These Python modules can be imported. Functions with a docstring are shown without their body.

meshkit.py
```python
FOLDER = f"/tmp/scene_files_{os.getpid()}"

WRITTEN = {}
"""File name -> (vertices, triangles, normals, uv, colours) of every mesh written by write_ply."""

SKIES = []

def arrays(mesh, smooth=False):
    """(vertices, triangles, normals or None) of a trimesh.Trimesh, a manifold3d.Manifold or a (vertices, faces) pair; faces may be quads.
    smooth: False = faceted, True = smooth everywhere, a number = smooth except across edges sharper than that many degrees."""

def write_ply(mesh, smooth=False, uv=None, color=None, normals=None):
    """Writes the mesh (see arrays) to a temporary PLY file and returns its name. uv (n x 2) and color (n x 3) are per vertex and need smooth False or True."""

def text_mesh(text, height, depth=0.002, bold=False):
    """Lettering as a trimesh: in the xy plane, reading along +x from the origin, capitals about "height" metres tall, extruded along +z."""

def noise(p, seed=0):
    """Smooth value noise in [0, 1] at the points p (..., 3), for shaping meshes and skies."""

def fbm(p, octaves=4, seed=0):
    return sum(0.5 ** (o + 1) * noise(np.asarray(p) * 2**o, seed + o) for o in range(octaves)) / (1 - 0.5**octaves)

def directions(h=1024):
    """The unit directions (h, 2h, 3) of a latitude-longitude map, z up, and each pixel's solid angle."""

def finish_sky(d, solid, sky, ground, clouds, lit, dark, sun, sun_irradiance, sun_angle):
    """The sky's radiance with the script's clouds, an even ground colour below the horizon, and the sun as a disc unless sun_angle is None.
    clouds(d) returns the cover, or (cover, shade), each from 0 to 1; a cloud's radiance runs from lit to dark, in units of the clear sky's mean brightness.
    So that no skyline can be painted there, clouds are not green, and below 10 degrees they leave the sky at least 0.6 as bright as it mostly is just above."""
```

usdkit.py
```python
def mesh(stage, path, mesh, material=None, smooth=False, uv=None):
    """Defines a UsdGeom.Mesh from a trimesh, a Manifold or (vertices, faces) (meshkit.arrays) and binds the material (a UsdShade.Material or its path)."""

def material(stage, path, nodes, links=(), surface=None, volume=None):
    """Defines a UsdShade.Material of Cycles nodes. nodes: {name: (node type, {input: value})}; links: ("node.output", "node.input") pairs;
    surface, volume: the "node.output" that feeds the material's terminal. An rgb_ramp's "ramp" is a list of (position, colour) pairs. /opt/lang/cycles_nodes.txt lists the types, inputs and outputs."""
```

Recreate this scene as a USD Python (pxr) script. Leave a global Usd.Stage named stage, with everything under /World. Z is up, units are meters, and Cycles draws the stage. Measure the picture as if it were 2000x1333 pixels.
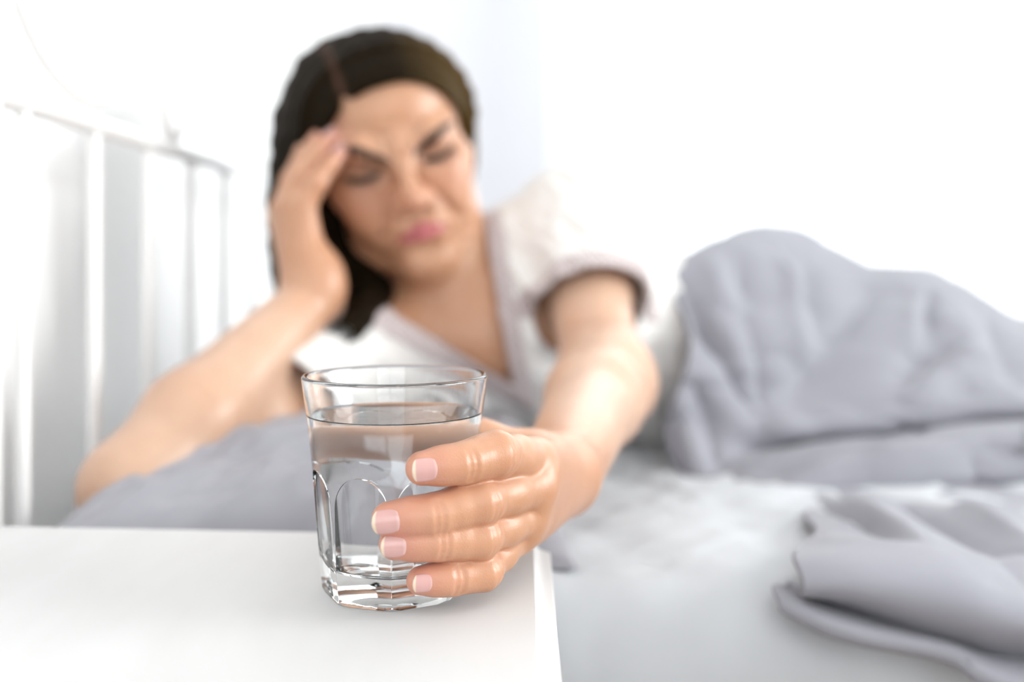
import math
import numpy as np
import trimesh
import manifold3d as m3
from scipy import ndimage, sparse
from scipy.interpolate import CubicSpline
from pxr import Usd, UsdGeom, UsdLux, UsdShade, Sdf, Gf, Vt
import usdkit
import meshkit

stage = Usd.Stage.CreateInMemory()
UsdGeom.SetStageUpAxis(stage, UsdGeom.Tokens.z)
UsdGeom.SetStageMetersPerUnit(stage, 1.0)
UsdGeom.Xform.Define(stage, '/World')

# ------------------------------------------------------------------ camera
EXPOSURE = -0.74
CAM = np.array([0.0, 0.0, 0.698])
cam = UsdGeom.Camera.Define(stage, '/World/camera')
cam.AddTranslateOp().Set(Gf.Vec3d(*CAM))
cam.AddRotateXOp().Set(90.0)
FL = 36.0 * 1950.0 / 2000.0
cam.CreateHorizontalApertureAttr(36.0)
cam.CreateFocalLengthAttr(FL)
cam.CreateHorizontalApertureOffsetAttr(-25.0 * 36.0 / 2000.0)
cam.CreateVerticalApertureOffsetAttr(-151.5 * 36.0 / 2000.0)
cam.CreateFStopAttr(3.0)
cam.CreateFocusDistanceAttr(0.425)
cam.CreateClippingRangeAttr(Gf.Vec2f(0.02, 100.0))
cam.CreateExposureAttr(EXPOSURE)

# ------------------------------------------------------------------ sky, window light and added fill
dome = UsdLux.DomeLight.Define(stage, '/World/overcast_sky')
dome.CreateColorAttr(Gf.Vec3f(0.93, 0.96, 1.0))
dome.CreateIntensityAttr(1.5)


def rect_light(name, center, size, rot, intensity, color):
    l = UsdLux.RectLight.Define(stage, '/World/' + name)
    l.AddTranslateOp().Set(Gf.Vec3d(*center))
    l.AddRotateXYZOp().Set(Gf.Vec3f(*rot))
    l.CreateWidthAttr(size[0])
    l.CreateHeightAttr(size[1])
    l.CreateIntensityAttr(intensity)
    l.CreateColorAttr(Gf.Vec3f(*color))
    return l


rect_light('daylight_far_window', (1.62, 2.80, 1.25), (2.9, 2.4), (-90, 0, 0), 8.0, (1.0, 1.0, 1.0))
rect_light('added_near_fill', (0.2, -1.75, 1.45), (2.4, 1.7), (90, 0, 0), 1.1, (1.0, 0.985, 0.97))  # added fill light behind the viewer, an invented source
rect_light('added_side_light', (3.15, 0.35, 1.5), (2.2, 1.7), (0, 90, 0), 22.0, (1.0, 1.0, 1.0))  # added side light, placed to brighten the left wall and the hand

# ------------------------------------------------------------------ helpers
USED = {}


def numbered(parent, name):
    k = USED.get((parent, name), 0)
    USED[(parent, name)] = k + 1
    return f'{parent}/{name}' + (f'_{k:03d}' if k else '')


def meta(prim, label=None, cat=None, group=None, kind=None):
    for key, val in (('label', label), ('category', cat), ('group', group), ('kind', kind)):
        if val:
            prim.SetCustomDataByKey(key, val)
    return prim


def thing(name, label, cat, loc=(0, 0, 0), group=None):
    path = numbered('/World', name)
    x = UsdGeom.Xform.Define(stage, path)
    x.AddTranslateOp().Set(Gf.Vec3d(*map(float, loc)))
    THING_LOC[path] = np.array(loc, float)
    meta(x.GetPrim(), label, cat, group)
    return path


THING_LOC = {'/World': np.zeros(3)}


def vf(mesh):
    if hasattr(mesh, 'to_mesh'):
        m = mesh.to_mesh()
        return np.array(m.vert_properties[:, :3], float), np.array(m.tri_verts, int)
    if isinstance(mesh, tuple):
        return np.asarray(mesh[0], float), np.asarray(mesh[1], int)
    return np.array(mesh.vertices, float), np.array(mesh.faces, int)


def part(name, mesh, mat, parent='/World', smooth=30, color=None, label=None, cat=None, group=None, kind=None):
    """One mesh prim; mesh is given in world coordinates and moved to its thing's frame."""
    path = numbered(parent, name)
    v, f = vf(mesh)
    root = '/'.join(path.split('/')[:3])
    off = THING_LOC.get(root, np.zeros(3)) if parent != '/World' else np.zeros(3)
    g = usdkit.mesh(stage, path, (v - off, f), MATS[mat], smooth=smooth)
    if color is not None:
        pv = UsdGeom.PrimvarsAPI(g).CreatePrimvar('tint', Sdf.ValueTypeNames.Color3fArray, 'vertex')
        pv.Set(Vt.Vec3fArray.FromNumpy(np.asarray(color, np.float32)))
    meta(g.GetPrim(), label, cat, group, kind)
    return path


def struct(name, mesh, mat, label, smooth=30):
    return part(name, mesh, mat, label=label, kind='structure', smooth=smooth)


def box(x0, x1, y0, y1, z0, z1, bevel=0.0):
    if bevel <= 0:
        m = m3.Manifold.cube([x1 - x0, y1 - y0, z1 - z0]).translate([x0, y0, z0])
        return m
    b = bevel
    pts = []
    for sx in (0, 1):
        for sy in (0, 1):
            for sz in (0, 1):
                cx, cy, cz = (x0 + b, x1 - b)[sx], (y0 + b, y1 - b)[sy], (z0 + b, z1 - b)[sz]
                pts.append(m3.Manifold.sphere(b, 12).translate([cx, cy, cz]))
    return m3.Manifold.batch_hull(pts)


def tube(points, radii, sides=16, closed=False, flat=None):
    """Swept round tube along a polyline (parallel transport)."""
    p = np.asarray(points, float)
    n = len(p)
    r = np.broadcast_to(np.asarray(radii, float), (n,))
    if closed:
        t = np.roll(p, -1, 0) - np.roll(p, 1, 0)
    else:
        t = np.gradient(p, axis=0)
    t /= np.linalg.norm(t, axis=1, keepdims=True) + 1e-12
    a = np.zeros_like(p)
    ref = np.array([0, 0, 1.0]) if abs(t[0, 2]) < 0.9 else np.array([1.0, 0, 0])
    a0 = np.cross(t[0], ref)
    a[0] = a0 / np.linalg.norm(a0)
    for i in range(1, n):
        x = a[i - 1] - t[i] * (a[i - 1] @ t[i])
        a[i] = x / np.linalg.norm(x)
    b = np.cross(t, a)
    ang = np.arange(sides) * 2 * np.pi / sides
    v = p[:, None] + r[:, None, None] * (np.cos(ang)[None, :, None] * a[:, None] + np.sin(ang)[None, :, None] * b[:, None])
    v = v.reshape(-1, 3)
    rows = n if closed else n - 1
    i, j = np.meshgrid(np.arange(rows), np.arange(sides), indexing='ij')
    i2, j2 = (i + 1) % n, (j + 1) % sides
    q = np.stack([i * sides + j, i * sides + j2, i2 * sides + j2, i2 * sides + j], -1).reshape(-1, 4)
    f = np.vstack([q[:, [0, 1, 2]], q[:, [0, 2, 3]]])
    if not closed:
        k = len(v)
        v = np.vstack([v, p[0], p[-1]])
        e = (n - 1) * sides
        jj = np.arange(sides)
        f = np.vstack([f, np.stack([np.full(sides, k), (jj + 1) % sides, jj], 1), np.stack([np.full(sides, k + 1), e + jj, e + (jj + 1) % sides], 1)])
    return v, f


def merge(*ms):
    vs, fs, n = [], [], 0
    for m in ms:
        v, f = vf(m)
        vs.append(v)
        fs.append(f + n)
        n += len(v)
    return np.vstack(vs), np.vstack(fs)


def spline(pts, n):
    p = np.asarray(pts, float)
    t = np.r_[0, np.cumsum(np.linalg.norm(np.diff(p, axis=0), axis=1))]
    return CubicSpline(t, p)(np.linspace(0, t[-1], n))


def grid_faces(nr, nc):
    i, j = np.meshgrid(np.arange(nr - 1), np.arange(nc - 1), indexing='ij')
    a = i * nc + j
    q = np.stack([a, a + 1, a + nc + 1, a + nc], -1).reshape(-1, 4)
    return np.vstack([q[:, [0, 1, 2]], q[:, [0, 2, 3]]])


def grid_normals(g):
    du, dv = np.gradient(g, axis=1), np.gradient(g, axis=0)
    n = np.cross(du, dv)
    return n / (np.linalg.norm(n, axis=2, keepdims=True) + 1e-12)


def thicken(g, t):
    """Closed cloth shell from a grid of points: a front sheet, a back sheet t behind it, and rounded borders."""
    nr, nc, _ = g.shape
    n = grid_normals(g)
    back = g - n * t
    f = grid_faces(nr, nc)
    N = nr * nc
    border = np.r_[np.arange(nc), np.arange(1, nr) * nc + nc - 1, (nr - 1) * nc + np.arange(nc - 2, -1, -1), np.arange(nr - 2, 0, -1) * nc]
    fr, bk = g.reshape(-1, 3), back.reshape(-1, 3)
    c = g.reshape(-1, 3)[border]
    inner = np.roll(c, 1, 0) - np.roll(c, -1, 0)
    nb = n.reshape(-1, 3)[border]
    out = np.cross(nb, inner)
    out /= np.linalg.norm(out, axis=1, keepdims=True) + 1e-12
    mid = (fr[border] + bk[border]) / 2 + out * t * 0.5
    # make sure the bulge points away from the middle of the sheet
    m = 2 * N + np.arange(len(border))
    m2 = np.roll(m, -1)
    b0, b1 = border, np.roll(border, -1)
    v = np.vstack([fr, bk, mid])
    ff = [f, f[:, ::-1] + N,
          np.stack([b1, b0, m], 1), np.stack([b1, m, m2], 1),
          np.stack([m2, m, b0 + N], 1), np.stack([m2, b0 + N, b1 + N], 1)]
    return v, np.vstack(ff)


def loft(ctrl, nr, nc):
    """Smooth sheet through a grid of control points."""
    c = np.asarray(ctrl, float)
    a = CubicSpline(np.arange(c.shape[1]), c, axis=1, bc_type='natural')(np.linspace(0, c.shape[1] - 1, nc))
    return CubicSpline(np.arange(c.shape[0]), a, axis=0, bc_type='natural')(np.linspace(0, c.shape[0] - 1, nr))


def seg_dist(p, line):
    """Distance from points to a polyline and the running position along it from 0 to 1."""
    line = np.asarray(line, float)
    best = np.full(p.shape[:-1], 1e9)
    pos = np.zeros(p.shape[:-1])
    for k in range(len(line) - 1):
        a, b = line[k], line[k + 1]
        ab = b - a
        t = np.clip(((p - a) @ ab) / (ab @ ab), 0, 1)
        d = np.linalg.norm(p - a - t[..., None] * ab, axis=-1)
        m = d < best
        best = np.where(m, d, best)
        pos = np.where(m, (k + t) / (len(line) - 1), pos)
    return best, pos


def ridge(g, line, amp, w):
    """Raises one soft fold along a polyline of a cloth grid."""
    d, s = seg_dist(g, line)
    e = np.sin(np.pi * np.clip(s, 0.0, 1.0)) ** 0.7
    return g + grid_normals(g) * (amp * np.exp(-(d / w) ** 2) * e)[..., None]


def drape(g, lines, seed, noise_amp, freq=(9, 6, 16)):
    """Cloth folds: tent-like ridges and valleys along polylines plus fine creasing, applied along smoothed normals."""
    h = np.zeros(g.shape[:2])
    for line, amp, w in lines:
        d, s = seg_dist(g, line)
        e = np.sin(np.pi * np.clip(s, 0.0, 1.0)) ** 0.5
        h += amp * e * np.exp(0.4 - np.sqrt((d / (w * (0.7 + 0.6 * s))) ** 2 + 0.16))
    q = np.stack([g[..., 0] * freq[0] + g[..., 2] * 6, g[..., 1] * freq[1], g[..., 2] * freq[2]], -1)
    warp = meshkit.fbm(q.reshape(-1, 3) * 0.7 + 5.1, 2, seed + 7).reshape(g.shape[:2])
    q = q + (warp[..., None] - 0.5) * 1.6
    nz = meshkit.fbm(q.reshape(-1, 3), 2, seed).reshape(g.shape[:2])
    h += noise_amp * np.exp(-np.abs(2 * nz - 1) * 5)
    n = ndimage.gaussian_filter(grid_normals(g), (5, 5, 0), mode='nearest')
    n /= np.linalg.norm(n, axis=2, keepdims=True)
    g = g + n * ndimage.gaussian_filter(h, 0.8)[..., None]
    return ndimage.gaussian_filter(g, (0.8, 0.8, 0), mode='nearest')


# ------------------------------------------------------------------ materials
MATS = {}


def mat(name, nodes, links=(), surface='p.BSDF', volume=None):
    MATS[name] = usdkit.material(stage, '/World/Looks/' + name, nodes, links, surface, volume)


mat('wall_paint', {'c': ('texture_coordinate', {}), 'n': ('noise_texture', {'scale': 60.0, 'detail': 3.0}), 'b': ('bump', {'strength': 0.04, 'distance': 0.002}),
                   'p': ('principled_bsdf', {'base_color': (0.95, 0.945, 0.94), 'roughness': 0.8})},
    [('c.object', 'n.vector'), ('n.fac', 'b.height'), ('b.normal', 'p.normal')])
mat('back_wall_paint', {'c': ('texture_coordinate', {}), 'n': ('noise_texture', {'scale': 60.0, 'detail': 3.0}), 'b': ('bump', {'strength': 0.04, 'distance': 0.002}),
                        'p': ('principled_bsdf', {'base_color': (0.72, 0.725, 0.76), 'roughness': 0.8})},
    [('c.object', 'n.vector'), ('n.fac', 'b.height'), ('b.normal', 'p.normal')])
mat('ceiling_paint', {'c': ('texture_coordinate', {}), 'n': ('noise_texture', {'scale': 60.0, 'detail': 3.0}), 'b': ('bump', {'strength': 0.04, 'distance': 0.002}),
                      'p': ('principled_bsdf', {'base_color': (0.90, 0.90, 0.895), 'roughness': 0.85})},
    [('c.object', 'n.vector'), ('n.fac', 'b.height'), ('b.normal', 'p.normal')])
mat('floor_wood', {'c': ('texture_coordinate', {}), 'm': ('mapping', {'scale': (2.0, 18.0, 2.0)}), 'n': ('noise_texture', {'scale': 3.0, 'detail': 5.0}),
                   'r': ('rgb_ramp', {'ramp': [(0.3, (0.20, 0.13, 0.085)), (0.7, (0.28, 0.19, 0.125))]}), 'p': ('principled_bsdf', {'roughness': 0.45})},
    [('c.object', 'm.vector'), ('m.vector', 'n.vector'), ('n.fac', 'r.fac'), ('r.color', 'p.base_color')])
mat('window_paint', {'p': ('principled_bsdf', {'base_color': (0.88, 0.88, 0.88), 'roughness': 0.4})})
mat('window_glass', {'f': ('fresnel', {'IOR': 1.45}), 't': ('transparent_bsdf', {'color': (0.98, 0.99, 0.99)}), 'g': ('glossy_bsdf', {'color': (1, 1, 1), 'roughness': 0.02}), 'x': ('mix_closure', {})},
    [('f.fac', 'x.fac'), ('t.BSDF', 'x.closure1'), ('g.BSDF', 'x.closure2')], 'x.closure')
mat('sheer_cloth', {'t': ('transparent_bsdf', {'color': (1, 1, 1)}), 'l': ('translucent_bsdf', {'color': (0.95, 0.95, 0.95)}), 'd': ('diffuse_bsdf', {'color': (0.95, 0.95, 0.95)}),
                    'a': ('mix_closure', {'fac': 0.5}), 'x': ('mix_closure', {'fac': 0.42})},
    [('l.BSDF', 'a.closure1'), ('d.BSDF', 'a.closure2'), ('t.BSDF', 'x.closure1'), ('a.closure', 'x.closure2')], 'x.closure')
mat('bed_enamel', {'p': ('principled_bsdf', {'base_color': (0.88, 0.875, 0.865), 'roughness': 0.32})})
mat('table_paint', {'c': ('texture_coordinate', {}), 'm': ('mapping', {'scale': (260.0, 14.0, 40.0)}), 'n': ('noise_texture', {'scale': 1.0, 'detail': 3.0}),
                    'm2': ('mapping', {'scale': (30.0, 9.0, 9.0)}), 'n2': ('noise_texture', {'scale': 1.0, 'detail': 2.0}),
                    'r': ('rgb_ramp', {'ramp': [(0.35, (0.61, 0.605, 0.60)), (0.65, (0.635, 0.635, 0.63))]}),
                    'b': ('bump', {'strength': 0.12, 'distance': 0.0004}), 'p': ('principled_bsdf', {'roughness': 0.55, 'specular_ior_level': 0.4})},
    [('c.object', 'm.vector'), ('m.vector', 'n.vector'), ('c.object', 'm2.vector'), ('m2.vector', 'n2.vector'), ('n2.fac', 'r.fac'), ('r.color', 'p.base_color'), ('n.fac', 'b.height'), ('b.normal', 'p.normal')])
mat('clear_glass', {'g': ('glass_bsdf', {'color': (0.985, 0.99, 0.99), 'roughness': 0.0, 'IOR': 1.5})}, surface='g.BSDF')
mat('water', {'g': ('glass_bsdf', {'color': (0.995, 0.998, 1.0), 'roughness': 0.0, 'IOR': 1.33})}, surface='g.BSDF')


def cloth_mat(name, c0, c1, weave=900.0, sheen=0.15, bump=0.12):
    mat(name, {'c': ('texture_coordinate', {}), 'n': ('noise_texture', {'scale': 9.0, 'detail': 4.0}), 'r': ('rgb_ramp', {'ramp': [(0.3, c0), (0.7, c1)]}),
               'w': ('noise_texture', {'scale': weave, 'detail': 1.0}), 'b': ('bump', {'strength': bump, 'distance': 0.0006}),
               'p': ('principled_bsdf', {'roughness': 0.85, 'sheen_weight': sheen, 'sheen_roughness': 0.5, 'specular_ior_level': 0.25})},
        [('c.object', 'n.vector'), ('c.object', 'w.vector'), ('n.fac', 'r.fac'), ('r.color', 'p.base_color'), ('w.fac', 'b.height'), ('b.normal', 'p.normal')])


cloth_mat('duvet_cotton', (0.275, 0.275, 0.308), (0.30, 0.30, 0.333))
cloth_mat('sheet_cotton', (0.53, 0.55, 0.575), (0.56, 0.58, 0.605))
cloth_mat('pillow_cotton', (0.33, 0.325, 0.355), (0.36, 0.355, 0.385))
cloth_mat('blouse_cotton', (0.77, 0.755, 0.73), (0.80, 0.785, 0.765))
cloth_mat('lace', (0.52, 0.44, 0.44), (0.62, 0.54, 0.53), weave=420.0, bump=0.5)
mat('skin', {'a': ('attribute', {'attribute': 'tint'}), 'c': ('texture_coordinate', {}), 'n': ('noise_texture', {'scale': 1100.0, 'detail': 2.0}), 'n2': ('noise_texture', {'scale': 55.0, 'detail': 3.0}),
             'h': ('rgb_ramp', {'ramp': [(0.35, (0.95, 0.93, 0.92)), (0.65, (1.0, 1.0, 1.0))]}), 'x': ('mix_color', {'blend_type': 'multiply', 'fac': 1.0}),
             'b': ('bump', {'strength': 0.22, 'distance': 0.0005}),
             'p': ('principled_bsdf', {'roughness': 0.37, 'specular_ior_level': 0.55, 'subsurface_weight': 0.12, 'subsurface_radius': (1.0, 0.35, 0.2), 'subsurface_scale': 0.004})},
    [('a.color', 'x.a'), ('c.object', 'n.vector'), ('c.object', 'n2.vector'), ('n2.fac', 'h.fac'), ('h.color', 'x.b'), ('x.result', 'p.base_color'), ('n.fac', 'b.height'), ('b.normal', 'p.normal')])
mat('nail', {'a': ('attribute', {'attribute': 'tint'}), 'p': ('principled_bsdf', {'roughness': 0.22, 'specular_ior_level': 0.55, 'coat_weight': 0.3, 'coat_roughness': 0.1})}, [('a.color', 'p.base_color')])
mat('hair', {'c': ('texture_coordinate', {}), 'm': ('mapping', {'scale': (900.0, 900.0, 40.0)}), 'n': ('noise_texture', {'scale': 1.0, 'detail': 2.0}),
             'a': ('attribute', {'attribute': 'tint'}), 'b': ('bump', {'strength': 0.35, 'distance': 0.0008}),
             'p': ('principled_bsdf', {'roughness': 0.6, 'specular_ior_level': 0.08, 'specular_tint': (1.0, 0.8, 0.5), 'sheen_weight': 0.0})},
    [('c.object', 'm.vector'), ('m.vector', 'n.vector'), ('n.fac', 'b.height'), ('b.normal', 'p.normal'), ('a.color', 'p.base_color')])
mat('brow_hair', {'p': ('principled_bsdf', {'base_color': (0.035, 0.022, 0.014), 'roughness': 0.7})})

# ------------------------------------------------------------------ room shell
RX0, RX1, RY0, RY1, RZ1 = -0.42, 3.0, -1.6, 2.6, 2.6
struct('floor', box(RX0 - 0.1, RX1 + 0.1, RY0 - 0.1, RY1 + 0.1, -0.05, 0), 'floor_wood', 'brown wooden bedroom floor below the bed')
struct('ceiling', box(RX0 - 0.1, RX1 + 0.1, RY0 - 0.1, RY1 + 0.1, RZ1, RZ1 + 0.1), 'ceiling_paint', 'plain white bedroom ceiling')
struct('wall_left', box(RX0 - 0.1, RX0, RY0 - 0.1, RY1 + 0.1, 0, RZ1), 'wall_paint', 'white wall behind the metal headboard')


def wall_with_window(name, axis, at0, at1, u0, u1, w, matname, label):
    """axis 'y': wall in the plane y = at0..at1 from x = u0..u1; w = (u0, u1, z0, z1) of the opening."""
    if axis == 'y':
        m = box(u0, u1, at0, at1, 0, RZ1) - box(w[0], w[1], at0 - 0.1, at1 + 0.1, w[2], w[3])
    else:
        m = box(at0, at1, u0, u1, 0, RZ1) - box(at0 - 0.1, at1 + 0.1, w[0], w[1], w[2], w[3])
    struct(name, m, matname, label)


def window(name, axis, at, w, label, nv):
    path = thing(name, label, None)
    stage.GetPrimAtPath(path).SetCustomDataByKey('kind', 'structure')

    def bx(a0, a1, z0, z1, d0, d1):
        return box(a0, a1, at + d0, at + d1, z0, z1, 0.004) if axis == 'y' else box(at + d0, at + d1, a0, a1, z0, z1, 0.004)
    a0, a1, z0, z1 = w
    fr = merge(bx(a0, a0 + .06, z0, z1, -.03, .03), bx(a1 - .06, a1, z0, z1, -.03, .03), bx(a0 + .06, a1 - .06, z0, z0 + .06, -.03, .03), bx(a0 + .06, a1 - .06, z1 - .06, z1, -.03, .03))
    part('window_frame', fr, 'window_paint', path)
    step = (a1 - a0 - 0.12) / nv
    for k in range(nv):
        c0, c1 = a0 + 0.06 + k * step, a0 + 0.06 + (k + 1) * step
        if k:
            part('mullion', bx(c0 - .02, c0 + .02, z0 + .06, z1 - .06, -.02, .02), 'window_paint', path)
        part('pane', (lambda q: box(q[0], q[1], at - .003, at + .003, z0 + .06, z1 - .06) if axis == 'y' else box(at - .003, at + .003, q[0], q[1], z0 + .06, z1 - .06))((c0 + (.02 if k else 0), c1 - (.02 if k < nv - 1 else 0))), 'window_glass', path)


W1 = (0.10, 2.95, 0.12, 2.35)
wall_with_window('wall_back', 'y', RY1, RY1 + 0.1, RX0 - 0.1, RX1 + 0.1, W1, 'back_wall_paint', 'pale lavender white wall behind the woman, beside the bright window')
window('window_1', 'y', RY1 + 0.05, W1, 'tall bright window behind the sheer curtain', 3)
W2 = (-0.35, 1.3, 0.7, 2.25)  # opening for the added fill light
wall_with_window('wall_front', 'y', RY0 - 0.1, RY0, RX0 - 0.1, RX1 + 0.1, W2, 'ceiling_paint', 'white wall behind the viewer')
window('window_2', 'y', RY0 - 0.05, W2, 'window in the wall behind the viewer', 2)
W3 = (-0.75, 1.45, 0.70, 2.30)  # opening placed to suit the added side light
wall_with_window('wall_right', 'x', RX1, RX1 + 0.1, RY0 - 0.1, RY1 + 0.1, W3, 'wall_paint', 'white wall at the foot of the bed')
window('window_3', 'x', RX1 + 0.05, W3, 'window in the wall at the foot of the bed', 2)

# sheer curtain hanging in soft pleats in front of the window
ux = np.linspace(0.06, 2.96, 420)
uz = np.linspace(0.02, 2.45, 24)
X, Z = np.meshgrid(ux, uz)
Y = 2.47 + 0.028 * np.sin(X * 2 * np.pi / 0.13 + 0.6 * np.sin(X * 7)) * (1 - 0.25 * Z / 2.45) + 0.01 * np.sin(X * 31 + Z * 2)
part('sheer_curtain', thicken(np.stack([X, Y, Z], -1)[::-1], 0.0012), 'sheer_cloth', smooth=True, label='white sheer curtain glowing with daylight behind the bed', cat='curtain')
part('curtain_rod', tube([(-0.05, 2.47, 2.47), (2.98, 2.47, 2.47)], 0.012), 'bed_enamel', label='white rod carrying the sheer curtain', cat='curtain rod')

# ------------------------------------------------------------------ bed
BX = -0.33
bed = thing('headboard', 'white metal headboard with thin vertical bars and curled scrolls beside the wall', 'headboard', (BX, 0.6, 0))
part('headboard_rail', tube([(BX, 0.605, 0.804), (BX, 2.2, 0.804)], 0.0075), 'bed_enamel', bed)
part('headboard_rail', tube([(BX, 0.605, 0.33), (BX, 2.2, 0.33)], 0.0075), 'bed_enamel', bed)
for yy in (0.602, 2.205):
    part('headboard_post', merge(tube([(BX, yy, 0.0), (BX, yy, 1.28)], 0.0135), m3.Manifold.sphere(0.022, 24).translate([BX, yy, 1.295])), 'bed_enamel', bed)
for k in range(14):
    yy = 0.656 + 0.1095 * k
    part('headboard_bar', tube([(BX, yy, 0.33), (BX, yy, 0.804)], 0.005), 'bed_enamel', bed)
for k in range(3):
    c = 0.748 + 0.50 * k
    th = np.linspace(-0.5 * np.pi, 1.5 * np.pi, 72)[:-1]
    part('headboard_scroll', tube(np.stack([np.full(71, BX), c + 0.122 * np.cos(th), 0.945 + 0.122 * np.sin(th)], 1), 0.0058, closed=True), 'bed_enamel', bed)
    if k < 3:
        q = spline([(BX, c + .165, 0.99), (BX, c + .150, .93), (BX, c + .157, .865), (BX, c + .185, .815), (BX, c + .222, .845), (BX, c + .225, .90), (BX, c + .20, .96), (BX, c + .17, 1.05), (BX, c + .19, 1.13), (BX, c + .25, 1.15), (BX, c + .29, 1.11), (BX, c + .28, 1.05)], 70)
        part('headboard_scroll', tube(q, 0.0055), 'bed_enamel', bed)
arch = spline([(BX, .605, 1.065), (BX, .8, 1.12), (BX, 1.1, 1.22), (BX, 1.39, 1.26), (BX, 1.68, 1.22), (BX, 1.98, 1.12), (BX, 2.205, 1.06)], 60)
part('headboard_rail', tube(arch, 0.0085), 'bed_enamel', bed)
base = thing('bed_base', 'white bed base carrying the mattress', 'bed base', (0.7, 1.4, 0))
part('platform', box(-0.30, 1.70, 0.585, 2.18, 0.14, 0.2595, 0.006), 'bed_enamel', base)
for xx in (-0.25, 1.62):
    for yy in (0.64, 2.12):
        part('leg', tube([(xx, yy, 0), (xx, yy, 0.1399)], 0.022), 'bed_enamel', base)

# mattress under a fitted sheet: a rounded slab with soft wrinkles on top
MX0, MX1, MY0, MY1, MZ0, MZ1 = -0.314, 1.72, 0.568, 2.2, 0.26, 0.50


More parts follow.
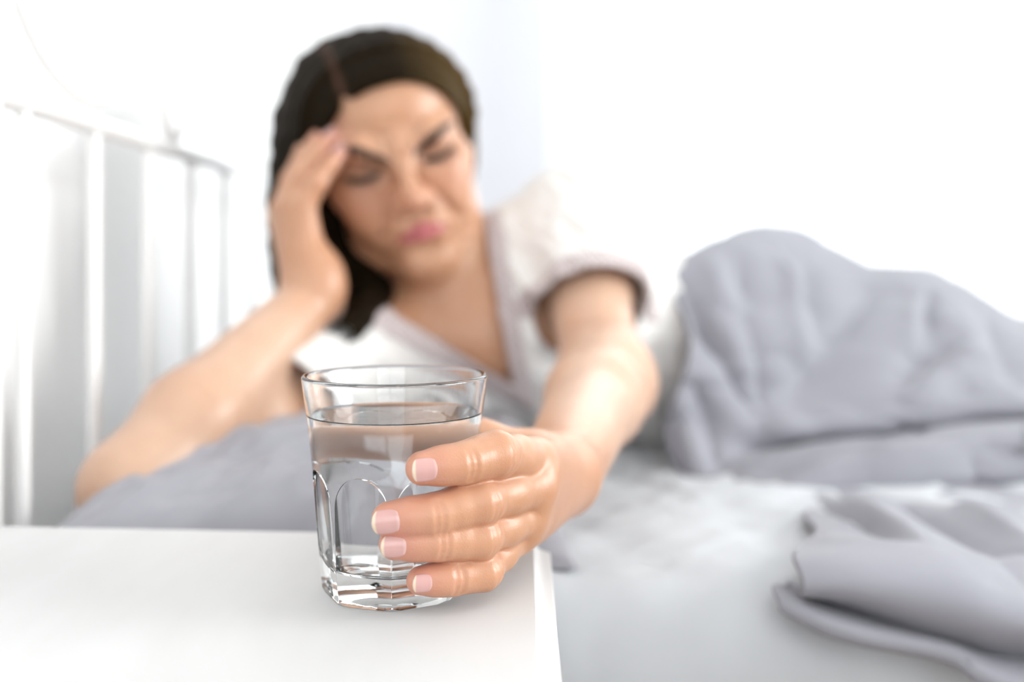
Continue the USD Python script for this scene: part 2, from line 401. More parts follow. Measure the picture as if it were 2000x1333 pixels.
def slab(nx=330):
    r = 0.045
    prof = []
    for a in np.linspace(0, 0.5 * np.pi, 12):
        prof.append((MY0 + r - r * np.cos(a), MZ1 - r + r * np.sin(a)))
    for y in np.linspace(MY0 + r, MY1 - r, 170)[1:-1]:
        prof.append((y, MZ1))
    for a in np.linspace(0.5 * np.pi, 0, 8):
        prof.append((MY1 - r + r * np.cos(a), MZ1 - r + r * np.sin(a)))
    prof += [(MY1, z) for z in np.linspace(MZ1 - r, MZ0 + r, 8)[1:-1]]
    prof += [(MY1 - 0.02, MZ0), (MY0 + 0.02, MZ0)]
    prof += [(MY0, z) for z in np.linspace(MZ0 + r, MZ1 - r, 16)[:-1]]
    prof = np.array(prof)
    xs = np.linspace(MX0, MX1, nx)
    g = np.zeros((nx, len(prof), 3))
    g[..., 0] = xs[:, None]
    g[..., 1] = prof[None, :, 0]
    g[..., 2] = prof[None, :, 1]
    q = g.reshape(-1, 3)
    fold = np.zeros(len(q))
    for ang, fx, fy, amp, s in ((0.5, 16, 4, 0.006, 1), (-0.7, 20, 5, 0.005, 2), (1.2, 30, 7, 0.0025, 3)):
        a = q[:, 0] * np.cos(ang) + q[:, 1] * np.sin(ang)
        b = -q[:, 0] * np.sin(ang) + q[:, 1] * np.cos(ang)
        nz = meshkit.fbm(np.stack([a * fx, b * fy, q[:, 2] * 3 + 7.3], 1), 3, s)
        fold += amp * (1 - np.abs(2 * nz - 1) * 2.2)
    top = np.clip((q[:, 2] - MZ0 - 0.04) / 0.12, 0, 1)
    side = np.clip((MZ1 - q[:, 2]) / 0.05, 0, 1) * (q[:, 1] < 1)
    q[:, 2] += fold * top * (1 - side)
    q[:, 1] -= fold * 0.5 * side * top
    n, mm = nx, len(prof)
    i, j = np.meshgrid(np.arange(n - 1), np.arange(mm), indexing='ij')
    j2 = (j + 1) % mm
    quad = np.stack([i * mm + j, i * mm + j2, (i + 1) * mm + j2, (i + 1) * mm + j], -1).reshape(-1, 4)
    f = np.vstack([quad[:, [0, 2, 1]], quad[:, [0, 3, 2]]])
    k = len(q)
    q = np.vstack([q, g[0].mean(0), g[-1].mean(0)])
    jj = np.arange(mm)
    f = np.vstack([f, np.stack([np.full(mm, k), jj, (jj + 1) % mm], 1), np.stack([np.full(mm, k + 1), (n - 1) * mm + (jj + 1) % mm, (n - 1) * mm + jj], 1)])
    return q, f


part('mattress', slab(), 'sheet_cotton', smooth=True, label='mattress under a pale grey fitted sheet with soft wrinkles', cat='mattress')


def pillow(cx, cy, hx, hy, ht, z0, yaw, seed, bump=0.010, lines=()):
    n = 150
    a = np.linspace(-1, 1, n)
    U, V = np.meshgrid(a, a)
    prof = np.clip((1 - np.abs(U) ** 2.6) * (1 - np.abs(V) ** 2.6), 0, 1) ** 0.48
    sx = hx * (1 - 0.07 * (1 - np.abs(V) ** 2) * np.abs(U) ** 3)
    sy = hy * (1 - 0.09 * (1 - np.abs(U) ** 2) * np.abs(V) ** 3)
    x, y = U * sx, V * sy
    ang = 0.6
    pa = np.stack([(x * np.cos(ang) + y * np.sin(ang)) * 14, (-x * np.sin(ang) + y * np.cos(ang)) * 30, np.full_like(x, seed)], -1)
    w = 1 - np.abs(2 * meshkit.fbm(pa, 3, seed) - 1) * 2.0
    up = ht * prof + bump * w * np.clip(prof * 1.6, 0, 1)
    lo = -0.55 * ht * prof
    c, s = np.cos(yaw), np.sin(yaw)
    top = np.stack([cx + x * c - y * s, cy + x * s + y * c, z0 + up], -1)
    for line, amp, w in lines:
        top = ridge(top, line, amp, w)
    bot = np.stack([cx + x * c - y * s, cy + x * s + y * c, np.maximum(z0 + lo, MZ1 - 0.002)], -1)
    f = grid_faces(n, n)
    N = n * n
    border = np.r_[np.arange(n), np.arange(1, n) * n + n - 1, (n - 1) * n + np.arange(n - 2, -1, -1), np.arange(n - 2, 0, -1) * n]
    b1 = np.roll(border, -1)
    ff = np.vstack([f, f[:, ::-1] + N, np.stack([b1, border, border + N], 1), np.stack([b1, border + N, b1 + N], 1)])
    return np.vstack([top.reshape(-1, 3), bot.reshape(-1, 3)]), ff


part('pillow', pillow(-0.145, 0.80, 0.17, 0.20, 0.062, 0.512, 0.04, 5, lines=[
    ([(-0.2192, 0.7700, 0.5460), (-0.1841, 0.7400, 0.5424), (-0.1511, 0.7100, 0.5323), (-0.1221, 0.6900, 0.5228)], -.012, .008), ([(-0.2280, 0.7600, 0.5363), (-0.1891, 0.7300, 0.5314), (-0.1504, 0.6900, 0.5228)], .008, .009),
    ([(-0.2495, 0.7000, 0.5293), (-0.2141, 0.6900, 0.5264), (-0.1804, 0.6700, 0.5228)], -.010, .007), ([(-0.2415, 0.7300, 0.5314), (-0.2028, 0.7000, 0.5293), (-0.1598, 0.6700, 0.5245)], -.009, .007),
    ([(-0.0577, 0.9000, 0.5665), (-0.0198, 0.8600, 0.5635), (0.0064, 0.8300, 0.5554)], -.008, .010)]), 'pillow_cotton', smooth=True, label="grey pillow with creases lying under the woman's bent arm", cat='pillow')

# ------------------------------------------------------------------ bedside table
TZ = 0.55
table = thing('bedside_table', 'white painted bedside table with a moulded edge, holding the glass', 'table', (-0.2, 0.40, 0))


def table_top():
    # outline of the flat top: the far edge runs slightly askew
    prof = [(0.0, 0.0), (0.0005, -0.0004), (0.0007, -0.0022), (0.0013, -0.0045), (0.0030, -0.0068), (0.0055, -0.0082), (0.0085, -0.0090), (0.0095, -0.0098), (0.0095, -0.0185), (0.0075, -0.0200), (0.0, -0.0200)]
    corners = np.array([(-0.40, 0.215), (0.0044, 0.215), (0.0044, 0.5415), (-0.40, 0.569)])
    cen = corners.mean(0)
    rings = []
    for o, dz in [(-0.2, 0.0)] + prof + [(-0.2, -0.02)]:
        if o < -0.1:
            rings.append(np.c_[np.repeat([cen], 4, 0), np.full(4, TZ + dz)])
            continue
        ring = []
        for (x, y) in corners:
            ox = o if x > cen[0] else -o
            oy = (min(o, 0.0012) if y > cen[1] else -o)
            ring.append((x + ox, y + oy, TZ + dz))
        rings.append(np.array(ring))
    v = np.vstack(rings)
    f = []
    for i in range(len(rings) - 1):
        for j in range(4):
            a, b = i * 4 + j, i * 4 + (j + 1) % 4
            f += [(a, b + 4, b), (a, a + 4, b + 4)]
    return v, np.array(f)


part('tabletop', table_top(), 'table_paint', table)
part('cabinet_body', box(-0.37, -0.010, 0.245, 0.520, 0.12, TZ - 0.0201, 0.003), 'table_paint', table)
part('drawer_front', box(-0.355, -0.025, 0.229, 0.2448, 0.37, 0.515, 0.004), 'table_paint', table)
for x0 in (-0.37, -0.045):
    for y0 in (0.245, 0.485):
        part('leg', box(x0, x0 + 0.035, y0, y0 + 0.035, 0.0, 0.1199, 0.003), 'table_paint', table)

# ------------------------------------------------------------------ glass and water
G = np.array([-0.059, 0.455, TZ + 0.0003])
GH = 0.0975


def glass_mesh():
    out = [(0, 0), (0.0312, 0), (0.0328, 0.0012), (0.0340, 0.012), (0.0356, 0.035), (0.0369, 0.054), (0.0388, 0.072), (0.0416, 0.0935)] + [(0.04065 + .00135 * math.cos(t_), 0.0961 + .00135 * math.sin(t_)) for t_ in np.linspace(-.3, math.pi + .2, 12)] + [(0.0390, 0.092), (0.0386, 0.088), (0.0366, 0.072), (0.0341, 0.052), (0.0318, 0.030), (0.0306, 0.0185), (0.0290, 0.0145), (0.0250, 0.0125), (0, 0.0118)]
    g = m3.CrossSection([out]).revolve(192)
    for k in range(8):
        a = math.radians(-90 + 5 + 45 * k + 22.5)
        w, zs, zt = 0.01265, 0.042, 0.0570
        arch = [(-w * 1.08, -0.01), (w * 1.08, -0.01)] + [(w * math.cos(t) if 0 < t < math.pi else w * (1 if t <= 0 else -1), zs + (zt - zs) * math.sin(t)) for t in np.linspace(0, math.pi, 25)]
        prism = m3.CrossSection([arch]).extrude(0.03)               # x = tangent, y = height, z = outward
        prism = prism.transform([[1, 0, 0, 0], [0, 0, 1, 0], [0, 1, 0, 0]])  # -> (tangent, outward, height)
        prism = prism.mirror([1, 0, 0])
        lean = 0.075
        prism = prism.warp_batch(lambda p: np.c_[p[:, 0] * (1 + 0.9 * np.clip(-0.0, 0, 1)), p[:, 1] + 0.0304 + lean * p[:, 2], p[:, 2]])
        prism = prism.rotate([0, 0, math.degrees(a) - 90])
        g = g - prism
    # chamfered foot
    foot = m3.CrossSection.circle(0.0326, 8).extrude(0.0035, scale_top=(1.03, 1.03)).rotate([0, 0, 5])
    slab_ = m3.Manifold.cube([0.2, 0.2, 0.0034], True).translate([0, 0, 0.0017])
    g = (g - slab_) + (g ^ slab_ ^ foot)
    punt = m3.Manifold.sphere(0.13, 256).translate([0, 0, -0.13 + 0.0019])
    return g - punt


gm = glass_mesh().translate(list(G))
glass = part('drinking_glass', gm, 'clear_glass', smooth=25, label='clear faceted drinking glass gripped on the white bedside table', cat='glass')


def water_mesh():
    e = 0.00012
    pr = [(0, 0.0118 - e), (0.0250, 0.0125 - e), (0.0290 + e, 0.0145 - e), (0.0306 + e, 0.0185), (0.0318 + e, 0.030), (0.0341 + e, 0.052), (0.0366 + e, 0.072), (0.03785 + e, 0.0805), (0.0372, 0.0799), (0.0355, 0.0797), (0, 0.0797)]
    return m3.CrossSection([pr]).revolve(192).translate(list(G))


part('water', water_mesh(), 'water', smooth=40, label='clear still water filling most of the drinking glass', cat='water')


# ------------------------------------------------------------------ implicit modelling toolkit
f32 = np.float32


def rc(a, b, ra, rb):
    a, b = np.asarray(a, f32), np.asarray(b, f32)
    ab = b - a
    L2 = float(ab @ ab) + 1e-12

    def fn(p):
        w = p - a
        t = np.clip((w @ ab) / L2, 0, 1)
        w -= t[..., None] * ab
        return np.sqrt(np.einsum('...i,...i->...', w, w)) - (ra + (rb - ra) * t)
    return fn


def ell(c, r, M=None):
    c, r = np.asarray(c, f32), np.asarray(r, f32)

    def fn(p):
        w = p - c
        if M is not None:
            w = w @ M
        k0 = np.sqrt(((w / r) ** 2).sum(-1))
        k1 = np.sqrt(((w / (r * r)) ** 2).sum(-1))
        return np.where(k0 < 1e-3, -float(r.min()), k0 * (k0 - 1) / (k1 + 1e-9))
    return fn


def smin(a, b, k):
    h = np.maximum(k - np.abs(a - b), 0) / k
    return np.minimum(a, b) - h * h * k * 0.25


def smax(a, b, k):
    return -smin(-a, -b, k)


class Model:
    def __init__(self, post=None):
        self.ops, self.post = [], post

    def u(self, fn, k=0.01):
        self.ops.append((1, fn, k))

    def s(self, fn, k=0.004):
        self.ops.append((-1, fn, k))

    def chain(self, pts, radii, k=0.008):
        for i in range(len(pts) - 1):
            self.u(rc(pts[i], pts[i + 1], radii[i], radii[i + 1]), k)

    def full(self, p):
        d = np.full(p.shape[:-1], 1.0, f32)
        for s, fn, k in self.ops:
            d = smin(d, fn(p), k) if s > 0 else smax(d, -fn(p), k)
        return self.post(p, d) if self.post else d

    def blocks(self, P, C, hb):
        vals = [fn(C) for _, fn, _ in self.ops]
        un = np.min([v for v, (s, _, _) in zip(vals, self.ops) if s > 0], 0)
        d = np.full(P.shape[:-1], 1.0, f32)
        for v, (s, fn, k) in zip(vals, self.ops):
            act = np.nonzero(v < un + 2.6 * hb + k + 0.004)[0] if s > 0 else np.nonzero(v < 1.3 * hb + k + 0.002)[0]
            if len(act):
                x = fn(P[act])
                d[act] = smin(d[act], x, k) if s > 0 else smax(d[act], -x, k)
        return self.post(P, d) if self.post else d


NB = 16


def surface(model, lo, hi, g, slack=0.0):
    """Surface nets over a sparse grid. The grid's cells grow with the distance from the room's near end, so hands get more triangles than the torso."""
    def warp(q):
        y = np.exp(q[..., 1])
        return np.stack([q[..., 0] * y, y, CAM[2] + q[..., 2] * y], -1).astype(f32)
    c8 = np.array([[x, y, z] for x in (lo[0], hi[0]) for y in (lo[1], hi[1]) for z in (lo[2], hi[2])], float)
    q8 = np.stack([c8[:, 0] / c8[:, 1], np.log(c8[:, 1]), (c8[:, 2] - CAM[2]) / c8[:, 1]], -1)
    q0 = q8.min(0)
    nb = np.ceil((q8.max(0) - q0) / (g * NB)).astype(int)
    bi = np.stack(np.meshgrid(*[np.arange(n) for n in nb], indexing='ij'), -1).reshape(-1, 3)
    C = warp(q0 + (bi + 0.5) * NB * g)
    hb = C[:, 1] * NB * g * 0.9
    keep = np.abs(model.full(C)) < hb * 1.25 + slack
    bi, C, hb = bi[keep], C[keep], hb[keep].astype(f32)
    n1 = NB + 1
    li = np.stack(np.meshgrid(*[np.arange(n1)] * 3, indexing='ij'), -1).reshape(-1, 3)
    dims = nb * NB + 2
    vid, vpos, quads = [], [], []
    step = 160
    key = lambda i: (i[..., 0] * dims[1] + i[..., 1]) * dims[2] + i[..., 2]
    for s in range(0, len(bi), step):
        B = bi[s:s + step]
        gi = B[:, None, :] * NB + li[None]
        P = warp(q0 + gi * g)
        d = model.blocks(P, C[s:s + step], hb[s:s + step]).reshape(-1, n1, n1, n1)
        neg = d < 0
        corner = [neg[:, a:a + NB, b:b + NB, c:c + NB] for a in (0, 1) for b in (0, 1) for c in (0, 1)]
        cnt = np.sum(corner, 0)
        act = np.nonzero((cnt > 0) & (cnt < 8))
        b, i, j, k = act
        acc, num = np.zeros((len(b), 3)), np.zeros(len(b))
        for ax in range(3):
            for o1 in (0, 1):
                for o2 in (0, 1):
                    o = [0, 0, 0]
                    oth = [x for x in range(3) if x != ax]
                    o[oth[0]], o[oth[1]] = o1, o2
                    d0 = d[b, i + o[0], j + o[1], k + o[2]]
                    e = list(o)
                    e[ax] = 1
                    d1 = d[b, i + e[0], j + e[1], k + e[2]]
                    cr = (d0 < 0) != (d1 < 0)
                    t = np.where(cr, d0 / np.where(cr, d0 - d1, 1), 0)
                    pos = np.tile(np.array(o, float), (len(b), 1))
                    pos[:, ax] = t
                    acc += np.where(cr[:, None], pos, 0)
                    num += cr
        cell = np.stack([i, j, k], -1) + B[b] * NB
        vid.append(key(cell))
        vpos.append(cell + acc / num[:, None])
        for ax in range(3):
            d0 = d[:, :NB, :NB, :NB]
            sl = [slice(0, NB)] * 3
            sl[ax] = slice(1, NB + 1)
            d1 = d[:, sl[0], sl[1], sl[2]]
            cr = np.nonzero((d0 < 0) != (d1 < 0))
            base = np.stack(cr[1:], -1) + B[cr[0]] * NB
            o1, o2 = np.eye(3, dtype=int)[(ax + 1) % 3], np.eye(3, dtype=int)[(ax + 2) % 3]
            q = np.stack([key(base - o1 - o2), key(base - o2), key(base), key(base - o1)], -1)
            flip = ~(d0[cr] < 0)
            q[flip] = q[flip][:, ::-1]
            quads.append(q)
    vid, vpos, quads = np.concatenate(vid), np.concatenate(vpos), np.concatenate(quads)
    order = np.argsort(vid)
    vs = vid[order]
    loc = np.searchsorted(vs, quads)
    loc = np.clip(loc, 0, len(vs) - 1)
    good = (vs[loc] == quads).all(1)
    quads = order[loc[good]]
    v = warp(q0 + vpos * g).astype(float)
    f = np.vstack([quads[:, [0, 1, 2]], quads[:, [0, 2, 3]]])
    used = np.unique(f)
    remap = np.full(len(v), -1)
    remap[used] = np.arange(len(used))
    return v[used], remap[f]


def relax(v, f, it=3, lam=0.5, mu=-0.52):
    n = len(v)
    e = np.vstack([f[:, [0, 1]], f[:, [1, 2]], f[:, [2, 0]]])
    A = sparse.coo_matrix((np.ones(len(e)), (e[:, 0], e[:, 1])), (n, n)).tocsr()
    A = ((A + A.T) > 0).astype(float)
    D = sparse.diags(1 / np.maximum(np.asarray(A.sum(1)).ravel(), 1))
    L = D @ A
    for _ in range(it):
        v = v + lam * (L @ v - v)
        v = v + mu * (L @ v - v)
    return v


def keep_big(v, f, frac=0.05):
    n = len(v)
    lab = sparse.csgraph.connected_components(sparse.coo_matrix((np.ones(len(f) * 2), (np.r_[f[:, 0], f[:, 1]], np.r_[f[:, 1], f[:, 2]])), (n, n)), False)[1]
    cnt = np.bincount(lab)
    ok = cnt[lab] >= frac * cnt.max()
    f = f[ok[f[:, 0]]]
    used = np.unique(f)
    remap = np.full(n, -1)
    remap[used] = np.arange(len(used))
    return v[used], remap[f]


# ------------------------------------------------------------------ the woman: frames and joints
HEAD = np.array((-0.1340, 0.9750, 0.8140))
HS = 1.04
_f = np.array([math.sin(math.radians(15)) * math.cos(math.radians(14)), -math.cos(math.radians(15)) * math.cos(math.radians(14)), -math.sin(math.radians(14))])
_y = -_f
_z = np.array([-0.31, 0.0, 0.95])
_z = _z - (_z @ _y) * _y
_z /= np.linalg.norm(_z)
_x = np.cross(_y, _z)
HR = np.stack([_x, _y, _z], 1)      # columns: her left, back, up


def to_head(p):
    return ((p - HEAD.astype(f32)) @ HR.astype(f32)) / HS


def from_head(q):
    return HEAD + HS * (np.asarray(q, float) @ HR.T)


HO = []


def hu(fn, k):
    HO.append((1, fn, k))


def hsb(fn, k):
    HO.append((-1, fn, k))


hu(ell((0, .018, .026), (.0735, .093, .0715)), .01)              # skull
hu(ell((0, -.030, .036), (.062, .056, .047)), .03)              # forehead
hu(ell((0, -.022, -.035), (.056, .060, .072)), .03)             # middle face
for s in (-1, 1):
    hu(rc((s * .056, .012, -.045), (s * .040, -.030, -.082), .015, .015), .025)   # jaw
    hu(rc((s * .040, -.030, -.082), (s * .010, -.066, -.100), .015, .015), .02)
    hu(ell((s * .040, -.052, -.022), (.026, .026, .022)), .022)     # cheek
    hu(ell((s * .032, -.062, -.048), (.022, .020, .024)), .02)      # cheek by the mouth
hu(ell((0, -.070, -.101), (.019, .015, .014)), .02)             # chin
hu(ell((0, -.068, -.064), (.030, .020, .026)), .02)             # muzzle
for s in (-1, 1):
    hsb(ell((s * .033, -.098, .000), (.020, .020, .012)), .016)     # eye socket
    hu(rc((s * .010, -.0865, .004 - .002 * (s < 0)), (s * .030, -.0845, .0130 + .002 * (s < 0)), .0075, .0075), .012)   # knitted brow
    hu(rc((s * .030, -.0845, .0130 + .002 * (s < 0)), (s * .050, -.066, .0190 + .003 * (s < 0)), .0075, .006), .012)
    hu(ell((s * .033, -.0665, .000), (.0165, .0135, .0125)), .006)  # closed lid
    hsb(rc((s * .020, -.0865, -.0075), (s * .034, -.0835, -.0105), .0012, .0014), .003)  # lid line
    hsb(rc((s * .034, -.0835, -.0105), (s * .048, -.0725, -.0065), .0014, .0010), .003)
    hu(rc((s * .019, -.079, -.018), (s * .042, -.068, -.017), .006, .006), .010)    # lower lid pad
hu(rc((0, -.086, .012), (0, -.103, -.026), .0075, .0092), .014)    # nose bridge
hu(ell((0, -.1075, -.0345), (.0105, .0105, .0095)), .010)           # nose tip
for s in (-1, 1):
    hu(ell((s * .0130, -.0945, -.0385), (.0075, .0100, .0075)), .007)  # nostril wing
    hsb(ell((s * .0065, -.099, -.0455), (.0044, .0055, .0042)), .003)
    hsb(rc((s * .021, -.089, -.038), (s * .034, -.078, -.064), .0018, .0012), .010)  # smile fold
    hsb(rc((s * .0045, -.0965, .004), (s * .0055, -.0935, .024), .0012, .0008), .006)  # frown crease
for s in (-1, 1):
    hu(rc((0, -.0895, -.0630), (s * .012, -.0870, -.0635), .0040, .0038), .006)
    hu(rc((s * .012, -.0870, -.0635), (s * .0225, -.0800, -.0680), .0038, .0024), .006)
    hu(rc((0, -.0880, -.0725), (s * .011, -.0855, -.0720), .0048, .0042), .006)
    hu(rc((s * .011, -.0855, -.0720), (s * .0220, -.0790, -.0695), .0042, .0024), .006)
    hsb(rc((0, -.0950, -.0676), (s * .012, -.0920, -.0676), .0015, .0013), .003)
    hsb(rc((s * .012, -.0920, -.0676), (s * .025, -.0820, -.0700), .0013, .0012), .003)
hsb(ell((0, -.092, -.085), (.014, .008, .005)), .012)
for s in (-1, 1):
    hu(ell((s * .0755, .014, -.008), (.006, .017, .029)), .006)
    hsb(ell((s * .083, .010, -.006), (.006, .008, .016)), .004)


def head_local(q):
    d = np.full(q.shape[:-1], 1.0, f32)
    for s, fn, k in HO:
        d = smin(d, fn(q), k) if s > 0 else smax(d, -fn(q), k)
    return d


def head_fn(p):
    return head_local(to_head(p)) * HS


def face_point(x, z, lift=0.0):
    """Point of the face's surface at her-left x and height z (head frame), world coordinates."""
    x, z = np.atleast_1d(np.asarray(x, float)), np.atleast_1d(np.asarray(z, float))
    y = np.full_like(x, -0.135)
    for _ in range(60):
        y = y + np.maximum(head_local(np.stack([x, y, z], -1).astype(f32)), 0) * 0.8
    return from_head(np.stack([x, y - lift, z], -1))


SHL, SHR_ = np.array((0.0555, 1.0500, 0.7303)), np.array((-0.1647, 0.9100, 0.5907))
ELL, WRL = np.array((0.0636, 0.8000, 0.6049)), np.array((0.0192, 0.5600, 0.5803))
ELR, WRR = np.array((-0.2739, 0.7000, 0.5436)), np.array((-0.1839, 0.8600, 0.6671))
NECK = np.array((-0.0612, 0.9950, 0.6546))
body = Model()
torso = []      # ops shared with the blouse: (fn, k)


def tu(fn, k):
    torso.append((fn, k))


tu(rc(SHL, NECK + (0.01, 0.02, 0), .047, .048), .02)
tu(rc(SHR_, NECK + (-0.01, 0.02, -.01), .047, .048), .03)
CH = np.array([0.000, 1.040, 0.636])
tu(ell(CH, (.120, .085, .102)), .04)
tu(rc(SHL + (0, .02, -.02), CH + (.1, .03, -.01), .052, .085), .03)
tu(ell((-.040, .972, .620), (.056, .050, .052)), .04)
tu(ell((.030, .990, .636), (.052, .048, .054)), .03)
tu(rc(CH + (.05, .02, -.01), (.20, 1.09, .590), .095, .082), .05)
tu(rc((.20, 1.09, .590), (.34, 1.16, .590), .082, .088), .05)
for fn, k in torso:
    body.u(fn, k)
body.u(rc((.34, 1.16, .590), (.60, 1.16, .548), .086, .050), .04)
body.u(rc((.60, 1.16, .548), (.80, 1.16, .540), .050, .040), .04)
body.u(head_fn, .02)
body.u(rc(from_head((0, .022, -.050)), NECK + (0, .01, .0), .052, .054), .03)
body.u(rc(from_head((.012, .0, -.075)), NECK + (0.012, -.03, -.012), .030, .026), .03)
# left arm, reaching to the glass
body.u(rc(SHL, SHL + (ELL - SHL) * .45, .046, .0375), .02)
body.u(rc(SHL + (ELL - SHL) * .45, ELL, .0375, .0315), .02)
FM = ELL + (WRL - ELL) * .28
body.u(rc(ELL, FM, .0315, .0332), .03)
body.u(rc(FM, WRL, .0332, .0235), .02)
body.u(ell(ELL + (.006, .008, -.006), (.028, .028, .028)), .03)
# left hand
HD = {
    'index': [(.0625, .0170, .0540), (.0455, -.0218, .0648), (.0328, -.0355, .0637), (.0168, -.0432, .0632)],
    'middle': [(.0628, .0090, .0445), (.0392, -.0275, .0456), (.0210, -.0400, .0432), (.0030, -.0434, .0422)],
    'ring': [(.0590, .0110, .0300), (.0388, -.0258, .0300), (.0227, -.0376, .0315), (.0053, -.0420, .0317)],
    'pinky': [(.0540, .0120, .0210), (.0402, -.0212, .0140), (.0280, -.0313, .0142), (.0154, -.0374, .0150)],
}
HRAD = {'index': (.0118, .0097, .0082, .0071), 'middle': (.0115, .0094, .0082, .0072), 'ring': (.0108, .0087, .0076, .0067), 'pinky': (.0098, .0077, .0068, .0060)}
HANDL = {k: [G + np.array(p) for p in v] for k, v in HD.items()}
for n_, pts in HANDL.items():
    r = HRAD[n_]
    body.u(rc(WRL + (pts[0] - WRL) * .12, pts[0], .015, r[0]), .012)
for n_, pts in HANDL.items():
    r = HRAD[n_]
    fing = Model()
    mid = lambda a, b: (np.asarray(a) + np.asarray(b)) / 2
    fing.chain([pts[0], mid(pts[0], pts[1]), pts[1]], [r[0], (r[0] + r[1]) / 2 * .96, r[1]], .004)
    fing.chain([pts[1], mid(pts[1], pts[2]), pts[2]], [r[1], (r[1] + r[2]) / 2 * .985, r[2]], .004)
    fing.chain([pts[2], mid(pts[2], pts[3]), pts[3]], [r[2], (r[2] + r[3]) / 2 * 1.0, r[3]], .004)
    out = (pts[1] - (G + np.array([0, 0, pts[1][2] - G[2]])))
    out = out / np.linalg.norm(out)
    fing.u(ell(pts[1] + out * .0026, np.array([1, 1, 1]) * r[1] * .88), .004)
    for jn, n_cr in ((1, 2), (2, 2)):
        axis = pts[jn + 1] - pts[jn - 1]
        axis /= np.linalg.norm(axis)
        o2 = (pts[jn] - (G + np.array([0, 0, pts[jn][2] - G[2]])))
        o2 -= (o2 @ axis) * axis
        o2 /= np.linalg.norm(o2)
        sd = np.cross(axis, o2)
        for q_ in range(n_cr):
            c_ = pts[jn] + axis * (q_ - (n_cr - 1) / 2) * .0021
            bow = [c_ + (r[jn] * (.88 if jn == 1 else 1) + (.0044 if jn == 1 else .00155)) * (math.cos(t_) * o2 + math.sin(t_) * sd) + axis * .0008 * math.cos(t_ * 1.5) * (q_ - 1) for t_ in (-.8, -.4, 0, .4, .8)]
            for b_ in range(4):
                fing.s(rc(bow[b_], bow[b_ + 1], .0009, .0009), .0018)
    body.u(fing.full, .0016)
TH = [G + np.array(p) for p in ((.062, .070, .043), (.036, .060, .054), (.006, .055, .062), (-.018, .0455, .066))]
body.u(rc(WRL, TH[0], .018, .016), .012)
body.chain(TH, [.016, .0125, .0105, .0082], .006)
body.u(rc(WRL + (0, -.01, 0), HANDL['pinky'][0] + (.004, .02, .004), .0165, .0105), .012)
# right arm, propping up the head
FR = ELR + (WRR - ELR) * .30
body.u(rc(SHR_, SHR_ + (ELR - SHR_) * .5, .047, .041), .02)
body.u(rc(SHR_ + (ELR - SHR_) * .5, ELR, .041, .033), .02)
body.u(rc(ELR, FR, .0325, .0375), .012)
body.u(rc(FR, WRR, .0375, .0235), .015)
body.u(ell(ELR + (-.006, -.006, -.006), (.026, .026, .026)), .015)
HANDR = {
    'index': [(-0.2218, 0.9050, 0.7398), (-0.2114, 0.9080, 0.7739), (-0.1996, 0.9050, 0.7978), (-0.1917, 0.9030, 0.8170)],
    'middle': [(-0.2149, 0.8880, 0.7467), (-0.2004, 0.8900, 0.7770), (-0.1885, 0.8920, 0.8018), (-0.1793, 0.8940, 0.8195)],
    'ring': [(-0.2037, 0.8730, 0.7495), (-0.1923, 0.8740, 0.7755), (-0.1810, 0.8800, 0.7964), (-0.1713, 0.8860, 0.8111)],
    'pinky': [(-0.1905, 0.8620, 0.7480), (-0.1790, 0.8620, 0.7674), (-0.1700, 0.8680, 0.7826), (-0.1622, 0.8760, 0.7946)],
}
HANDR = {k: [np.array(p) for p in v] for k, v in HANDR.items()}
RRAD = {'index': (.0115, .0098, .0086, .0074), 'middle': (.0115, .0100, .0087, .0075), 'ring': (.0110, .0094, .0082, .0072), 'pinky': (.0105, .0085, .0074, .0064)}
for n_, pts in HANDR.items():
    body.u(rc(WRR + (pts[0] - WRR) * .10, pts[0], .0165, RRAD[n_][0]), .014)
for n_, pts in HANDR.items():
    fing = Model()
    fing.chain(pts, RRAD[n_], .004)
    body.u(fing.full, .003)
TR = [np.array((-0.1896, 0.8950, 0.6902)), np.array((-0.2007, 0.9250, 0.7156)), np.array((-0.2063, 0.9420, 0.7342)), np.array((-0.2071, 0.9500, 0.7501))]
body.u(rc(WRR, TR[0], .02, .016), .014)
body.u(ell(np.array((-0.1737, 0.8620, 0.6847)), (.016, .02, .022)), .02)
body.chain(TR, [.0155, .012, .0105, .0085], .006)

bv, bf = surface(body, (-.36, .395, .485), (.90, 1.22, .95), 0.0017)
bv, bf = keep_big(bv, bf)
bv = relax(bv, bf, 2)

# skin pigment: a warm base, rosier lips, cheeks, knuckles and fingertips, plus painted arm sheen and lid shade
SK = np.array([0.535, 0.285, 0.168])
tint = np.tile(SK, (len(bv), 1))
pale = np.array([0.62, 0.405, 0.285])     # specular sheen of the daylight, painted into the arms as a paler tint
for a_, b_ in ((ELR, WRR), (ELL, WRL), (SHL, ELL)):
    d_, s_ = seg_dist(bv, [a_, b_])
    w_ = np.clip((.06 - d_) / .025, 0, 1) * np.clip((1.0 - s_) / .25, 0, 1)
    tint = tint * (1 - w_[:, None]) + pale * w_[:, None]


def dab(mask, col):
    global tint
    tint = tint * (1 - mask[:, None]) + np.array(col) * mask[:, None]


